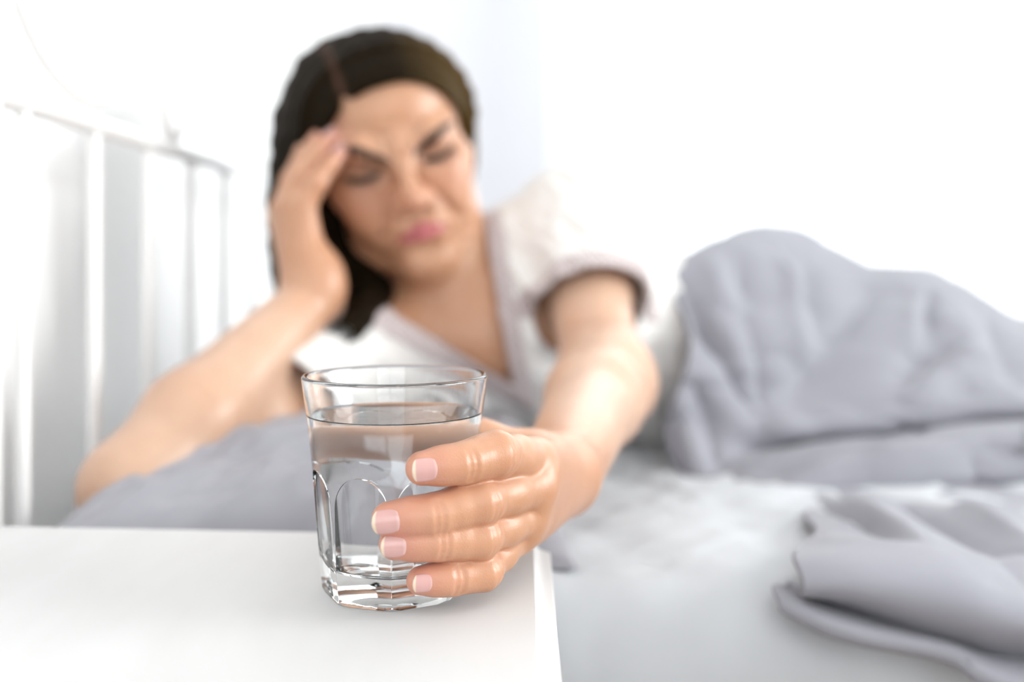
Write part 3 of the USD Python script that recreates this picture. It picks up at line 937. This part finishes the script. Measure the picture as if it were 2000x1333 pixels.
hq = to_head(bv.astype(f32)).astype(float)
front = (hq[:, 1] < -.05) & (hq[:, 1] > -.13) & (np.abs(hq[:, 0]) < .08) & (np.abs(hq[:, 2]) < .12)
lipd = np.sqrt((hq[:, 0] / .0235) ** 2 + ((hq[:, 2] + .0682 - .0015 * np.cos(hq[:, 0] / .0255 * 3.1)) / (.0084 * (1 - .62 * np.clip(np.abs(hq[:, 0]) / .026, 0, 1) ** 1.6))) ** 2)
dab(np.where(front, np.clip((1.12 - lipd) / .22, 0, 1), 0) * .92, (0.48, 0.125, 0.145))
for s in (-1, 1):
    dab(np.where(front, np.exp(-(((hq[:, 0] - s * .038) / .022) ** 2 + ((hq[:, 2] + .03) / .022) ** 2)), 0) * .28, (0.60, 0.25, 0.18))
    dab(np.where(front, np.exp(-(((hq[:, 0] - s * .030) / .018) ** 2 + ((hq[:, 2] + .001) / .010) ** 2)), 0) * .55, (0.28, 0.135, 0.095))  # shade of the sockets and closed lids, painted into the skin
dab(np.where(front, np.exp(-((hq[:, 0] / .016) ** 2 + ((hq[:, 2] + .036) / .012) ** 2)), 0) * .25, (0.60, 0.25, 0.19))
for hand, rad in ((HANDL, HRAD), (HANDR, RRAD)):
    for n_, pts in hand.items():
        d = np.linalg.norm(bv - pts[3], axis=1)
        dab(np.exp(-(d / .013) ** 2) * .55, (0.62, 0.24, 0.19))
        for j, w in ((1, .30), (2, .18)):
            d = np.linalg.norm(bv - pts[j], axis=1)
            dab(np.exp(-(d / .010) ** 2) * w, (0.60, 0.27, 0.17))

woman = thing('person', 'woman in white lace-trimmed blouse wincing with one hand at her temple, other on glass', 'person', (0.1, 1.0, 0.5))
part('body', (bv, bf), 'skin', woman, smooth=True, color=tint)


# fingernails
def nail_mesh(tip, dip, out, r, r2, length, width):
    """A curved nail plate lying on the back of a fingertip, its free edge paler."""
    ax = np.asarray(tip) - np.asarray(dip)
    ax /= np.linalg.norm(ax)
    out = out - (out @ ax) * ax
    out /= np.linalg.norm(out)
    sd = np.cross(ax, out)
    ns, nw = 16, 15
    s = np.linspace(0, 1, ns)
    a = np.linspace(-1, 1, nw)
    S, A = np.meshgrid(s, a, indexing='ij')
    wid = np.sqrt(np.clip(1 - np.clip((.46 - S) / .46, 0, 1) ** 2 * .88, 0, 1)) * np.where(S > .86, 1 - (S - .86) ** 2 * 9, 1)
    ang = A * wid * (width / 2 / r) * 0.98
    al = (S - .40) * length - (0.10 * length) * (A ** 2) * (S > .5) * (S - .5) * 2
    rr = r + .0006 + (r2 - r) * np.clip(-al, 0, 1) / np.linalg.norm(np.asarray(tip) - np.asarray(dip)) - .0004 * np.clip((.10 - S) / .10, 0, 1) - .0002 * A ** 2
    taper = 1 - .10 * np.clip((S - .6), 0, 1)
    g = np.asarray(tip) + al[..., None] * ax + (rr * taper)[..., None] * (np.cos(ang)[..., None] * out + np.sin(ang)[..., None] * sd)
    v, f = thicken(g, .0007)
    n = grid_normals(g)
    if (n.reshape(-1, 3) @ out).mean() < 0:
        f = f[:, ::-1]
        v, f = thicken(g[:, ::-1], .0007)
        S = S[:, ::-1]
    fe = np.clip((S.ravel() - .87) / .05, 0, 1)[:, None]
    lun = np.clip((.20 - S.ravel()) / .12, 0, 1)[:, None]
    c = np.array([.57, .325, .30]) * (1 - fe) + np.array([.70, .56, .42]) * fe
    c = c * (1 - lun * .5) + np.array([.72, .50, .48]) * lun * .5
    col = np.tile(np.array([.68, .46, .42]), (len(v), 1))
    N = ns * nw
    col[:N], col[N:2 * N] = c, c
    return v, f, col


for n_, (L_, W_) in {'index': (.0112, .0098), 'middle': (.0118, .0102), 'ring': (.0108, .0092), 'pinky': (.0090, .0076)}.items():
    pts = HANDL[n_]
    rad = pts[3] - (G + np.array([0, 0, pts[3][2] - G[2]]))
    out = rad / np.linalg.norm(rad) + np.array([-.10, -.25, .10])
    v, f, c = nail_mesh(pts[3], pts[2], out, HRAD[n_][3], HRAD[n_][2], L_, W_)
    part('fingernail', (v, f), 'nail', woman, smooth=True, color=c)
for n_ in ('middle', 'ring', 'pinky', 'index'):
    pts = HANDR[n_]
    out = np.array([-.55, -.75, .25])
    v, f, c = nail_mesh(pts[3], pts[2], out, RRAD[n_][3], RRAD[n_][2], .0115, .0100)
    part('fingernail', (v, f), 'nail', woman, smooth=True, color=c)

# eyebrows and lashes
rng_b = np.random.default_rng(9)
for s in (-1, 1):
    t = np.linspace(0, 1, 26)
    x = s * (.010 + .041 * t) + (.002 if s > 0 else 0)
    z = -.0015 + (.0145 if s > 0 else .0215) * np.sin(t * 1.75)
    n_h = 340
    tt = rng_b.random(n_h)
    off = rng_b.normal(0, .36, n_h).clip(-.8, .8)
    wid = .0060 * np.sin(np.pi * np.clip(tt * .84 + .12, 0, 1)) ** .6
    hx, hz = np.interp(tt, t, x), np.interp(tt, t, z) + off * wid
    lean = (1 - tt) * 1.1 + .12 - off * .25
    ln = .0062 * (1 - .35 * tt)
    root = face_point(hx, hz, -.0003)
    midp = face_point(hx + s * ln * .5 * np.cos(lean), hz + ln * .5 * np.sin(lean), .0010)
    tipp = face_point(hx + s * ln * np.cos(lean), hz + ln * np.sin(lean), .0006)
    part('eyebrow', merge(*[tube([root[k], midp[k], tipp[k]], [.00052, .00044, .0001], 4) for k in range(n_h)]), 'brow_hair', woman, smooth=True)
for s in (-1, 1):
    x = s * np.linspace(.019, .050, 24)
    t = np.linspace(0, 1, 24)
    z = -.0072 - .0042 * np.sin(np.pi * t) + .0015 * t
    p = face_point(x, z, .0004)
    lash = [tube(p, .0025 * np.sin(np.pi * np.clip(t * .9 + .05, 0, 1)) ** .5, 8)]
    for k in range(1, 24):
        d = (from_head((s * .0016 * (k / 12 - .6), -.0075, -.0052)) - HEAD)
        lash.append(tube([p[k], p[k] + d * .6, p[k] + d], [.0004, .0003, .0001], 5))
    part('eyelash', merge(*lash), 'brow_hair', woman, smooth=True)

# ------------------------------------------------------------------ hair
hair = Model()
skull_a, skull_b = ell((0, .018, .026), (.0735, .093, .0715)), ell((0, -.030, .036), (.062, .056, .047))


def cap(q):
    return smin(skull_a(q), skull_b(q), .03) - .0070


def cap_fn(p):
    q = to_head(p)
    d = cap(q)
    # open the cap over the face, below the hairline
    x, z = q[..., 0] - .003, q[..., 2] + .020
    e = (np.abs(x) / .0665) ** 2.3 + np.where(z > 0, np.abs(z) / .0820, 0) ** 2.3
    face = np.maximum((e ** (1 / 2.3) - 1) * .066, q[..., 1] + .010)
    return smax(d, -face, .006) * HS


def scalp(dirs, lift=0.0):
    c = np.array([0, .02, .03])
    dirs = np.asarray(dirs, float)
    dirs /= np.linalg.norm(dirs, axis=-1, keepdims=True)
    r = np.full(dirs.shape[:-1], .05)
    for _ in range(30):
        r = r - (cap((c + r[..., None] * dirs).astype(f32))) * .7
    return from_head(c + (r + lift)[..., None] * dirs)


hair.u(cap_fn, .01)
rng = np.random.default_rng(4)


def lock(pts, r0, r1, k=.006):
    q = spline([np.asarray(a) for a in pts], 12)
    n = len(q)
    t = np.linspace(0, 1, n)
    rad = r0 + (r1 - r0) * t
    hair.chain(q, rad, k)


A0 = [(-0.1741, 0.9250, 0.8640), (-0.1912, 0.9250, 0.8498), (-0.2005, 0.9200, 0.8230), (-0.2073, 0.9250, 0.7905), (-0.2162, 0.9350, 0.7531), (-0.2213, 0.9400, 0.7149), (-0.2205, 0.9450, 0.6762), (-0.2157, 0.9450, 0.6520)]
A1 = [(-0.1837, 0.9500, 0.8963), (-0.2081, 0.9550, 0.8753), (-0.2260, 0.9600, 0.8334), (-0.2336, 0.9650, 0.7945), (-0.2373, 0.9700, 0.7453), (-0.2363, 0.9700, 0.7005), (-0.2303, 0.9700, 0.6657), (-0.2238, 0.9700, 0.6433)]
A2 = [(-0.1935, 1.0200, 0.9125), (-0.2213, 1.0300, 0.8934), (-0.2400, 1.0400, 0.8500), (-0.2480, 1.0400, 0.7967), (-0.2507, 1.0400, 0.7433), (-0.2456, 1.0300, 0.6954), (-0.2354, 1.0200, 0.6535), (-0.2253, 1.0100, 0.6281)]
A3 = [(-0.1855, 1.0800, 0.9112), (-0.2152, 1.0900, 0.8797), (-0.2292, 1.0900, 0.8294), (-0.2326, 1.0800, 0.7728), (-0.2277, 1.0700, 0.7172), (-0.2100, 1.0500, 0.6684), (-0.1909, 1.0200, 0.6326), (-0.1853, 0.9900, 0.6142)]
AA = np.array([A0, A1, A2, A3], float)
interp = CubicSpline(np.arange(4), AA, axis=0, bc_type='natural')
for t in np.linspace(0, 3, 15):
    q = interp(t) + rng.normal(0, .0022, (8, 3))
    lock(q, .013 + .003 * rng.random(), .007 + .003 * rng.random())
for (du, dd) in ((0, 0), (-22, .02), (-40, .04), (14, .012), (30, .03)):
    o = np.array((du * .00045, dd, 0))
    lock([(-0.1692, 0.9850, 0.7359) + o, (-0.1584, 0.9650, 0.7054) + o, (-0.1507, 0.9450, 0.6762) + o, (-0.1461, 0.8930, 0.6568) + o * .35, (-0.1492, 0.8530, 0.6433) + o * .3, (-0.1608, 0.8360, 0.6341) + o * .3], .015, .0065)
for dd in (0, .014, .028):
    lock([(-0.1875, 0.9350, 0.8059) + np.array((0, dd, 0)), (-0.1852, 0.9380, 0.7702) + np.array((0, dd, 0)), (-0.1856, 0.9450, 0.7392) + np.array((0, dd, 0)), (-0.1807, 0.9550, 0.7102) + np.array((0, dd, 0)), (-0.1680, 0.9550, 0.6784) + np.array((0, dd, 0))], .009, .012)
# the dark fall of hair behind her jaw, down onto the blouse
for (du, dd, e) in ((0, 0, 0), (22, .012, 6), (44, .03, -6), (66, .045, -14), (90, .06, -30), (-18, -.004, 8)):
    lock([(-0.2005, 0.9850, 0.7586) + np.array((du * .00045, dd, 0)), (-0.1894, 0.9900, 0.7208) + np.array((du * .00045, dd, 0)), (-0.1803, 0.9850, 0.6803) + np.array((du * .0004, dd, 0)), (-0.1767, 0.9650, 0.6510) + np.array((du * .0003, dd, 0)), (-0.1832, 0.9400, 0.6242) + np.array((du * .00018, dd * .6, e * .0003))], .016, .008)
for t0 in np.linspace(-1.25, 1.5, 17):
    ph = np.radians(np.linspace(-24, 128, 10))
    ty = t0 + .75 * np.clip((ph - .2) / 1.6, 0, 1) * (t0 < .6) + rng.normal(0, .02)
    q = scalp(np.stack([np.sin(ph), np.broadcast_to(ty, ph.shape), np.cos(ph)], -1), -.0015 + .006 * np.clip((ph - .9) / 1.0, 0, 1))
    lock(q, .0052, .0075, .005)
for t0 in np.linspace(-1.2, 1.5, 13):
    ph = np.radians(np.linspace(-24, -95, 6))
    q = scalp(np.stack([np.sin(ph), np.full(6, t0) + .2 * np.linspace(0, 1, 6), np.cos(ph)], -1), -.0015)
    lock(q, .0054, .0080, .006)


for k_, (yy, rr) in enumerate(((.028, .0065), (.040, .0075), (.054, .0085))):
    lock([from_head(q_) for q_ in ((.070, yy - .03, .062), (.080, yy - .012, .035), (.0835, yy, .002), (.083, yy + .008, -.028), (.074, yy + .018, -.060), (.058, yy + .026, -.085))], rr, rr * .8, .005)


def hair_post(p, d):
    q = to_head(p)
    # parting: a narrow groove running back from the hairline
    g = np.sqrt((q[..., 0] + .030) ** 2 + (np.maximum(q[..., 1] - .05, 0)) ** 2 + np.minimum(q[..., 2], 0) ** 2)
    d = d + .0045 * np.exp(-(g / .0040) ** 2)
    n = np.sin(q[..., 1] * 1150 + 3.5 * np.sin(q[..., 2] * 38 + q[..., 0] * 31)) * .00035
    return d + n


hair.post = hair_post
hv, hf = surface(hair, (-.34, .84, .56), (.05, 1.2, .97), 0.0020, .004)
hv, hf = keep_big(hv, hf)
hv = relax(hv, hf, 1)
hq = to_head(hv.astype(f32)).astype(float)
hc = np.tile(np.array([.007, .0045, .0025]), (len(hv), 1))
part_g = np.exp(-((hq[:, 0] + .030) ** 2 + np.maximum(hq[:, 1] - .05, 0) ** 2 + np.minimum(hq[:, 2], 0) ** 2) / .0030 ** 2)[:, None] * .45
hc = hc * (1 - part_g) + np.array([.17, .09, .065]) * part_g
rim_light = np.clip((hq[:, 0] - .02) / .06, 0, 1)[:, None] * .55  # window rim light on her left side, painted into the hair colour
hc = hc * (1 - rim_light) + np.array([.11, .065, .02]) * rim_light
part('hair', (hv, hf), 'hair', woman, smooth=True, color=hc)

# ------------------------------------------------------------------ blouse
sl_l = SHL + (ELL - SHL) * .53
sl_r = SHR_ + (ELR - SHR_) * .42
dir_l = (ELL - SHL) / np.linalg.norm(ELL - SHL)
dir_l = dir_l + np.array([.22, 0, -.85])
dir_l /= np.linalg.norm(dir_l)
dir_r = (ELR - SHR_) / np.linalg.norm(ELR - SHR_)
blouse = Model()
for fn, k in torso:
    blouse.u(fn, k)
blouse.u(rc(SHL + (0, 0, .004), sl_l + (ELL - SHL) * .12, .054, .038), .02)
blouse.u(rc(SHR_, sl_r + dir_r * .03, .052, .056), .02)
VA, VB, VC = np.array((-0.0424, 0.9300, 0.7600)), np.array((-0.1383, 0.9300, 0.6646)), np.array((-0.0091, 0.9300, 0.5831))


def half(p, a, b):
    """Signed distance (in the upright x-z plane) to the line a-b, positive on its left."""
    e = np.array([b[0] - a[0], b[2] - a[2]])
    e /= np.linalg.norm(e)
    return (p[..., 0] - a[0]) * -e[1] + (p[..., 2] - a[2]) * e[0]


def neck_open(p):
    """Negative inside the V-shaped neck opening, swept from front to back of the neck."""
    d = smax(half(p, VA, VC), half(p, VC, VB), .004)
    s = np.sign(half(np.array([[-.06, .93, .66]]), VA, VC))[0]
    e = np.maximum(-s * half(p, VA, VC), -np.sign(half(np.array([[-.06, .93, .68]]), VC, VB))[0] * half(p, VC, VB))
    v = np.maximum(e, p[..., 1] - 1.0)
    ring = rc(from_head((0, .02, -.06)), NECK + (-.01, .0, .01), .066, .066)(p)
    return np.minimum(v, ring)


def cloth_folds(p, sx=1.0):
    a = p[..., 0] * .8 + p[..., 2] * .6
    b = p[..., 0] * -.6 + p[..., 2] * .8
    q = np.stack([a * 38, b * 11, p[..., 1] * 14], -1)
    n = meshkit.fbm(q.reshape(-1, 3), 2, 11).reshape(p.shape[:-1])
    return (1 - np.abs(2 * n - 1) * 2).astype(f32)


arm_near = rc(SHL + (ELL - SHL) * .3, ELL, .040, .036)


def blouse_post(p, d):
    off = .0065 + .0060 * cloth_folds(p)
    sh = np.abs(d - off) - .0021
    cut = -neck_open(p)
    cl = np.where(arm_near(p) < .016, (p - sl_l.astype(f32)) @ dir_l.astype(f32), -1)
    cr = np.where(((p - SHR_.astype(f32)) @ dir_r.astype(f32) > .05) & (np.linalg.norm(p - sl_r.astype(f32), axis=-1) < .10), (p - sl_r.astype(f32)) @ dir_r.astype(f32), -1)
    return np.maximum(np.maximum(sh, cut), np.maximum(np.maximum(cl, cr), np.maximum(p[..., 0] - .36, MZ1 + .001 - p[..., 2]))).astype(f32)


blouse.post = blouse_post
wv, wf = surface(blouse, (-.30, .78, .50), (.37, 1.22, .82), 0.0021, .03)
wv, wf = keep_big(wv, wf, .02)
wv = relax(wv, wf, 2)
blouse_path = part('blouse', (wv, wf), 'blouse_cotton', woman, smooth=True)

# lace: a scalloped, pierced band along the neckline and the sleeve hem
lace = Model()
lace.ops = blouse.ops


def lace_post(p, d):
    off = .0065 + .0060 * cloth_folds(p) + .0028
    sh = np.abs(d - off) - .0013
    nd = neck_open(p)
    run = p[..., 0] * .5 + p[..., 2]
    w = .013 + .003 * np.abs(np.sin(run * 260))
    band_v = np.maximum(-nd - .001, nd - w)
    band_v = np.maximum(band_v, p[..., 1] - 1.0)
    hl = -((p - sl_l.astype(f32)) @ dir_l.astype(f32))
    ang = np.arctan2((p - sl_l.astype(f32))[..., 2], (p - sl_l.astype(f32))[..., 0])
    band_s = np.maximum(np.maximum(-hl - .003 - .003 * np.abs(np.sin(ang * 14)), hl - .020), np.linalg.norm(p - sl_l.astype(f32), axis=-1) - .085)
    holes = np.sin(p[..., 0] * 950) * np.sin(p[..., 2] * 950) - .45
    return np.maximum(np.maximum(sh, np.minimum(band_v, band_s)), holes * .002).astype(f32)


lace.post = lace_post
lv, lf = surface(lace, (-.20, .84, .56), (.20, 1.1, .80), 0.0013, .03)
lv, lf = keep_big(lv, lf, .01)
part('lace_trim', (lv, lf), 'lace', blouse_path, smooth=True, label='pinkish lace trim along neckline and sleeve hem')

# ------------------------------------------------------------------ duvet
rows = [
    [(.13, 1.42, .51), (.20, 1.45, .51), (.28, 1.47, .51), (.36, 1.49, .51), (.45, 1.5, .51), (.55, 1.5, .51), (.68, 1.5, .51), (.95, 1.5, .51)],
    [(0.1767, 1.1600, 0.6712), (0.2240, 1.1900, 0.6919), (0.2784, 1.2200, 0.7105), (0.3497, 1.2400, 0.7075), (0.4229, 1.2400, 0.6789), (0.4992, 1.2400, 0.6694), (0.5755, 1.2400, 0.6376), (0.8108, 1.2400, 0.5931)],
    [(0.1473, 1.0150, 0.6912), (0.1911, 1.0350, 0.7070), (0.2431, 1.0700, 0.7205), (0.3142, 1.1200, 0.7147), (0.3819, 1.1200, 0.6825), (0.4520, 1.1200, 0.6767), (0.5198, 1.1200, 0.6457), (0.7093, 1.1200, 0.6032)],
    [(0.1551, 0.9450, 0.6374), (0.1959, 0.9550, 0.6417), (0.2375, 0.9750, 0.6455), (0.2978, 1.0100, 0.6384), (0.3635, 1.0200, 0.6274), (0.4211, 1.0200, 0.6222), (0.4891, 1.0200, 0.6065), (0.6669, 1.0200, 0.5803)],
    [(0.1431, 0.9150, 0.5901), (0.1887, 0.9200, 0.5918), (0.2278, 0.9350, 0.5877), (0.2846, 0.9650, 0.5817), (0.3457, 0.9700, 0.5811), (0.4075, 0.9750, 0.5805), (0.4775, 0.9750, 0.5755), (0.6408, 0.9800, 0.5598)],
    [(0.1328, 0.9250, 0.5486), (0.1807, 0.9150, 0.5502), (0.2205, 0.9150, 0.5408), (0.2742, 0.9300, 0.5406), (0.3350, 0.9400, 0.5452), (0.3998, 0.9450, 0.5502), (0.4750, 0.9500, 0.5567), (0.6212, 0.9500, 0.5543)],
    [(0.1367, 0.9100, 0.5207), (0.1698, 0.8950, 0.5236), (0.2182, 0.9350, 0.5220), (0.2904, 0.9850, 0.5207), (0.3546, 0.9950, 0.5271), (0.4231, 1.0000, 0.5334), (0.5000, 1.0000, 0.5406), (0.6538, 1.0000, 0.5390)],
    [(0.1423, 0.8950, 0.5075), (0.1656, 0.8730, 0.5086), (0.2163, 0.8880, 0.5218), (0.2624, 0.8900, 0.5305), (0.3190, 0.8950, 0.5360), (0.3808, 0.9000, 0.5434), (0.4500, 0.9000, 0.5498), (0.5885, 0.9000, 0.5480)],
    [(0.1467, 0.8750, 0.5006), (0.1653, 0.8550, 0.5020), (0.2071, 0.8500, 0.5106), (0.2506, 0.8500, 0.5171), (0.3029, 0.8500, 0.5223), (0.3617, 0.8550, 0.5257), (0.4300, 0.8600, 0.5282), (0.5623, 0.8600, 0.5282)],
    [(0.1524, 0.8420, 0.4959), (0.1684, 0.8420, 0.4964), (0.2071, 0.8500, 0.5014), (0.2521, 0.8550, 0.5055), (0.3065, 0.8600, 0.5039), (0.3660, 0.8650, 0.5081), (0.4340, 0.8680, 0.5110), (0.5675, 0.8680, 0.5119)],
    [(0.1602, 0.8800, 0.4904), (0.1803, 0.8900, 0.4894), (0.2363, 0.9700, 0.5115), (0.2890, 0.9800, 0.5121), (0.3493, 0.9800, 0.5126), (0.4231, 1.0000, 0.5149), (0.5000, 1.0000, 0.5159), (0.6538, 1.0000, 0.5159)],
]
rows = [r + [(1.42, r[-1][1], 0.5 + (r[-1][2] - 0.5) * .9)] for r in rows]
g = loft(rows, 260, 460)
g = drape(g, (
    ([(0.1523, 1.0000, 0.6749), (0.1705, 0.9500, 0.6347), (0.1969, 0.9250, 0.5889), (0.2266, 0.9150, 0.5352)], .026, .013),
    ([(0.1677, 1.0000, 0.6724), (0.1876, 0.9500, 0.6322), (0.2075, 0.9300, 0.5955)], -.012, .009),
    ([(0.2086, 0.9800, 0.6553), (0.2140, 0.9550, 0.6245), (0.2292, 0.9350, 0.5829), (0.2323, 0.9150, 0.5502)], .014, .010),
    ([(0.2174, 1.0600, 0.7078), (0.2154, 1.0000, 0.6749), (0.2225, 0.9750, 0.6455)], .014, .013),
    ([(0.1902, 1.0300, 0.6980), (0.1903, 1.0000, 0.6775), (0.1930, 0.9650, 0.6559)], -.016, .008),
    ([(0.2631, 1.0800, 0.7118), (0.2720, 1.0300, 0.6742), (0.2676, 0.9900, 0.6498), (0.2782, 0.9600, 0.6069)], -.018, .010),
    ([(0.3103, 1.1000, 0.7065), (0.2984, 1.0300, 0.6637), (0.2919, 0.9900, 0.6244)], .012, .016),
    ([(0.3808, 1.1000, 0.6783), (0.3154, 1.0000, 0.6339), (0.2669, 0.9550, 0.5854), (0.2456, 0.9300, 0.5525)], .014, .018),
    ([(0.4485, 1.1000, 0.6698), (0.4296, 1.0700, 0.6568), (0.4094, 1.0300, 0.6267), (0.3845, 0.9800, 0.5950)], .016, .012),
    ([(0.4344, 1.1000, 0.6670), (0.4098, 1.0500, 0.6415), (0.3862, 1.0000, 0.6083)], -.014, .010),
    ([(0.3600, 0.9550, 0.5584), (0.4233, 0.9850, 0.5939), (0.4838, 1.0200, 0.6216)], -.014, .012),
    ([(0.3538, 0.9650, 0.5768), (0.4128, 1.0000, 0.6083), (0.4560, 1.0400, 0.6313)], .010, .013),
    ([(0.5095, 1.1100, 0.6439), (0.4891, 1.0200, 0.6065), (0.4800, 0.9700, 0.5712)], .014, .016),
    ([(0.1533, 0.9200, 0.5918), (0.1647, 0.9100, 0.5510), (0.1656, 0.8800, 0.5062)], .014, .010),
    ([(0.1392, 0.9200, 0.5777), (0.1478, 0.9150, 0.5408), (0.1557, 0.8800, 0.5062)], -.012, .010),
    ([(0.2245, 0.8500, 0.5023), (0.2536, 0.8600, 0.5150), (0.2888, 0.8800, 0.5220), (0.3245, 0.8850, 0.5278)], -.008, .009),
    ([(0.2007, 0.8600, 0.5150), (0.2490, 0.8750, 0.5230), (0.3081, 0.8900, 0.5332)], .010, .009),
    ([(0.2942, 0.8500, 0.5106), (0.3418, 0.8600, 0.5260), (0.3993, 0.8700, 0.5352)], -.004, .012),
), 21, 0.006)
duvet = thing('duvet', 'rumpled grey cotton duvet heaped over the woman and spilling over the bed edge', 'duvet', (0.6, 1.0, 0.5))
part('duvet_cover', thicken(g, .006), 'duvet_cotton', duvet, smooth=True)

rows2 = [
    [(0.2521, 0.8550, 0.5064), (0.2933, 0.8600, 0.5062), (0.3438, 0.8650, 0.5059), (0.3970, 0.8650, 0.5059), (0.4547, 0.8650, 0.5059), (0.5878, 0.8650, 0.5059)],
    [(0.2283, 0.7880, 0.5081), (0.2687, 0.8000, 0.5081), (0.3140, 0.7900, 0.5080), (0.3534, 0.7700, 0.5081), (0.4000, 0.7610, 0.5079), (0.5137, 0.7560, 0.5080)],
    [(0.2062, 0.7350, 0.5141), (0.2497, 0.7550, 0.5141), (0.2965, 0.7460, 0.5140), (0.3341, 0.7280, 0.5139), (0.3727, 0.7160, 0.5140), (0.4865, 0.7160, 0.5140)],
    [(0.1984, 0.6920, 0.5181), (0.2299, 0.7060, 0.5181), (0.2738, 0.6980, 0.5180), (0.3085, 0.6760, 0.5181), (0.3387, 0.6540, 0.5179), (0.4457, 0.6560, 0.5180)],
    [(0.1890, 0.6500, 0.5223), (0.2149, 0.6600, 0.5223), (0.2562, 0.6530, 0.5222), (0.2896, 0.6380, 0.5223), (0.3159, 0.6130, 0.5220), (0.4091, 0.6020, 0.5220)],
    [(0.1593, 0.5850, 0.5285), (0.1875, 0.5850, 0.5288), (0.2284, 0.5900, 0.5271), (0.2685, 0.5950, 0.5241), (0.3077, 0.6000, 0.5195), (0.4077, 0.6000, 0.5149)],
    [(0.1543, 0.5560, 0.5249), (0.1783, 0.5520, 0.5262), (0.2122, 0.5480, 0.5238), (0.2432, 0.5420, 0.5193), (0.2742, 0.5400, 0.5138), (0.3669, 0.5400, 0.5097)],
    [(0.1554, 0.5560, 0.5147), (0.1769, 0.5520, 0.5140), (0.2086, 0.5460, 0.5076), (0.2382, 0.5400, 0.5006), (0.2675, 0.5350, 0.4963), (0.3601, 0.5300, 0.4955)],
    [(0.1570, 0.5920, 0.5052), (0.1859, 0.5800, 0.4984), (0.2163, 0.5700, 0.4896), (0.2455, 0.5600, 0.4846), (0.2737, 0.5530, 0.4805), (0.3596, 0.5500, 0.4766)],
    [(0.1429, 0.5720, 0.5117), (0.1735, 0.5500, 0.5008), (0.2064, 0.5440, 0.4935), (0.2345, 0.5380, 0.4875), (0.2568, 0.5300, 0.4792), (0.3400, 0.5200, 0.4647)],
    [(0.1459, 0.5580, 0.5043), (0.1736, 0.5460, 0.4944), (0.2057, 0.5420, 0.4893), (0.2350, 0.5360, 0.4833), (0.2518, 0.5280, 0.4733), (0.3400, 0.5200, 0.4540)],
    [(0.1646, 0.6000, 0.4922), (0.1906, 0.5900, 0.4811), (0.2210, 0.5800, 0.4776), (0.2514, 0.5700, 0.4726), (0.2685, 0.5600, 0.4622), (0.3596, 0.5500, 0.4427)],
]
g = loft(rows2, 240, 320)
g = drape(g, (
    ([(0.2300, 0.7800, 0.5088), (0.2388, 0.6900, 0.5186), (0.2292, 0.6000, 0.5278)], .012, .009),
    ([(0.2540, 0.7800, 0.5100), (0.2493, 0.6800, 0.5202), (0.2415, 0.6000, 0.5266)], -.010, .007),
    ([(0.2940, 0.7800, 0.5088), (0.2877, 0.6800, 0.5202), (0.2846, 0.6000, 0.5248)], .013, .009),
    ([(0.3337, 0.7700, 0.5096), (0.3208, 0.6800, 0.5167), (0.3144, 0.6100, 0.5197)], -.012, .009),
    ([(0.1858, 0.6300, 0.5106), (0.2231, 0.5920, 0.5052), (0.2567, 0.5720, 0.4927)], -.008, .012),
    ([(0.2917, 0.6500, 0.5030), (0.2768, 0.5900, 0.4968), (0.2709, 0.5650, 0.4821)], .010, .012),
), 31, 0.004, (11, 6, 18))
part('folded_edge', thicken(g, .004), 'duvet_cotton', duvet, smooth=True, label='thick folded edge of the duvet hanging over the mattress')
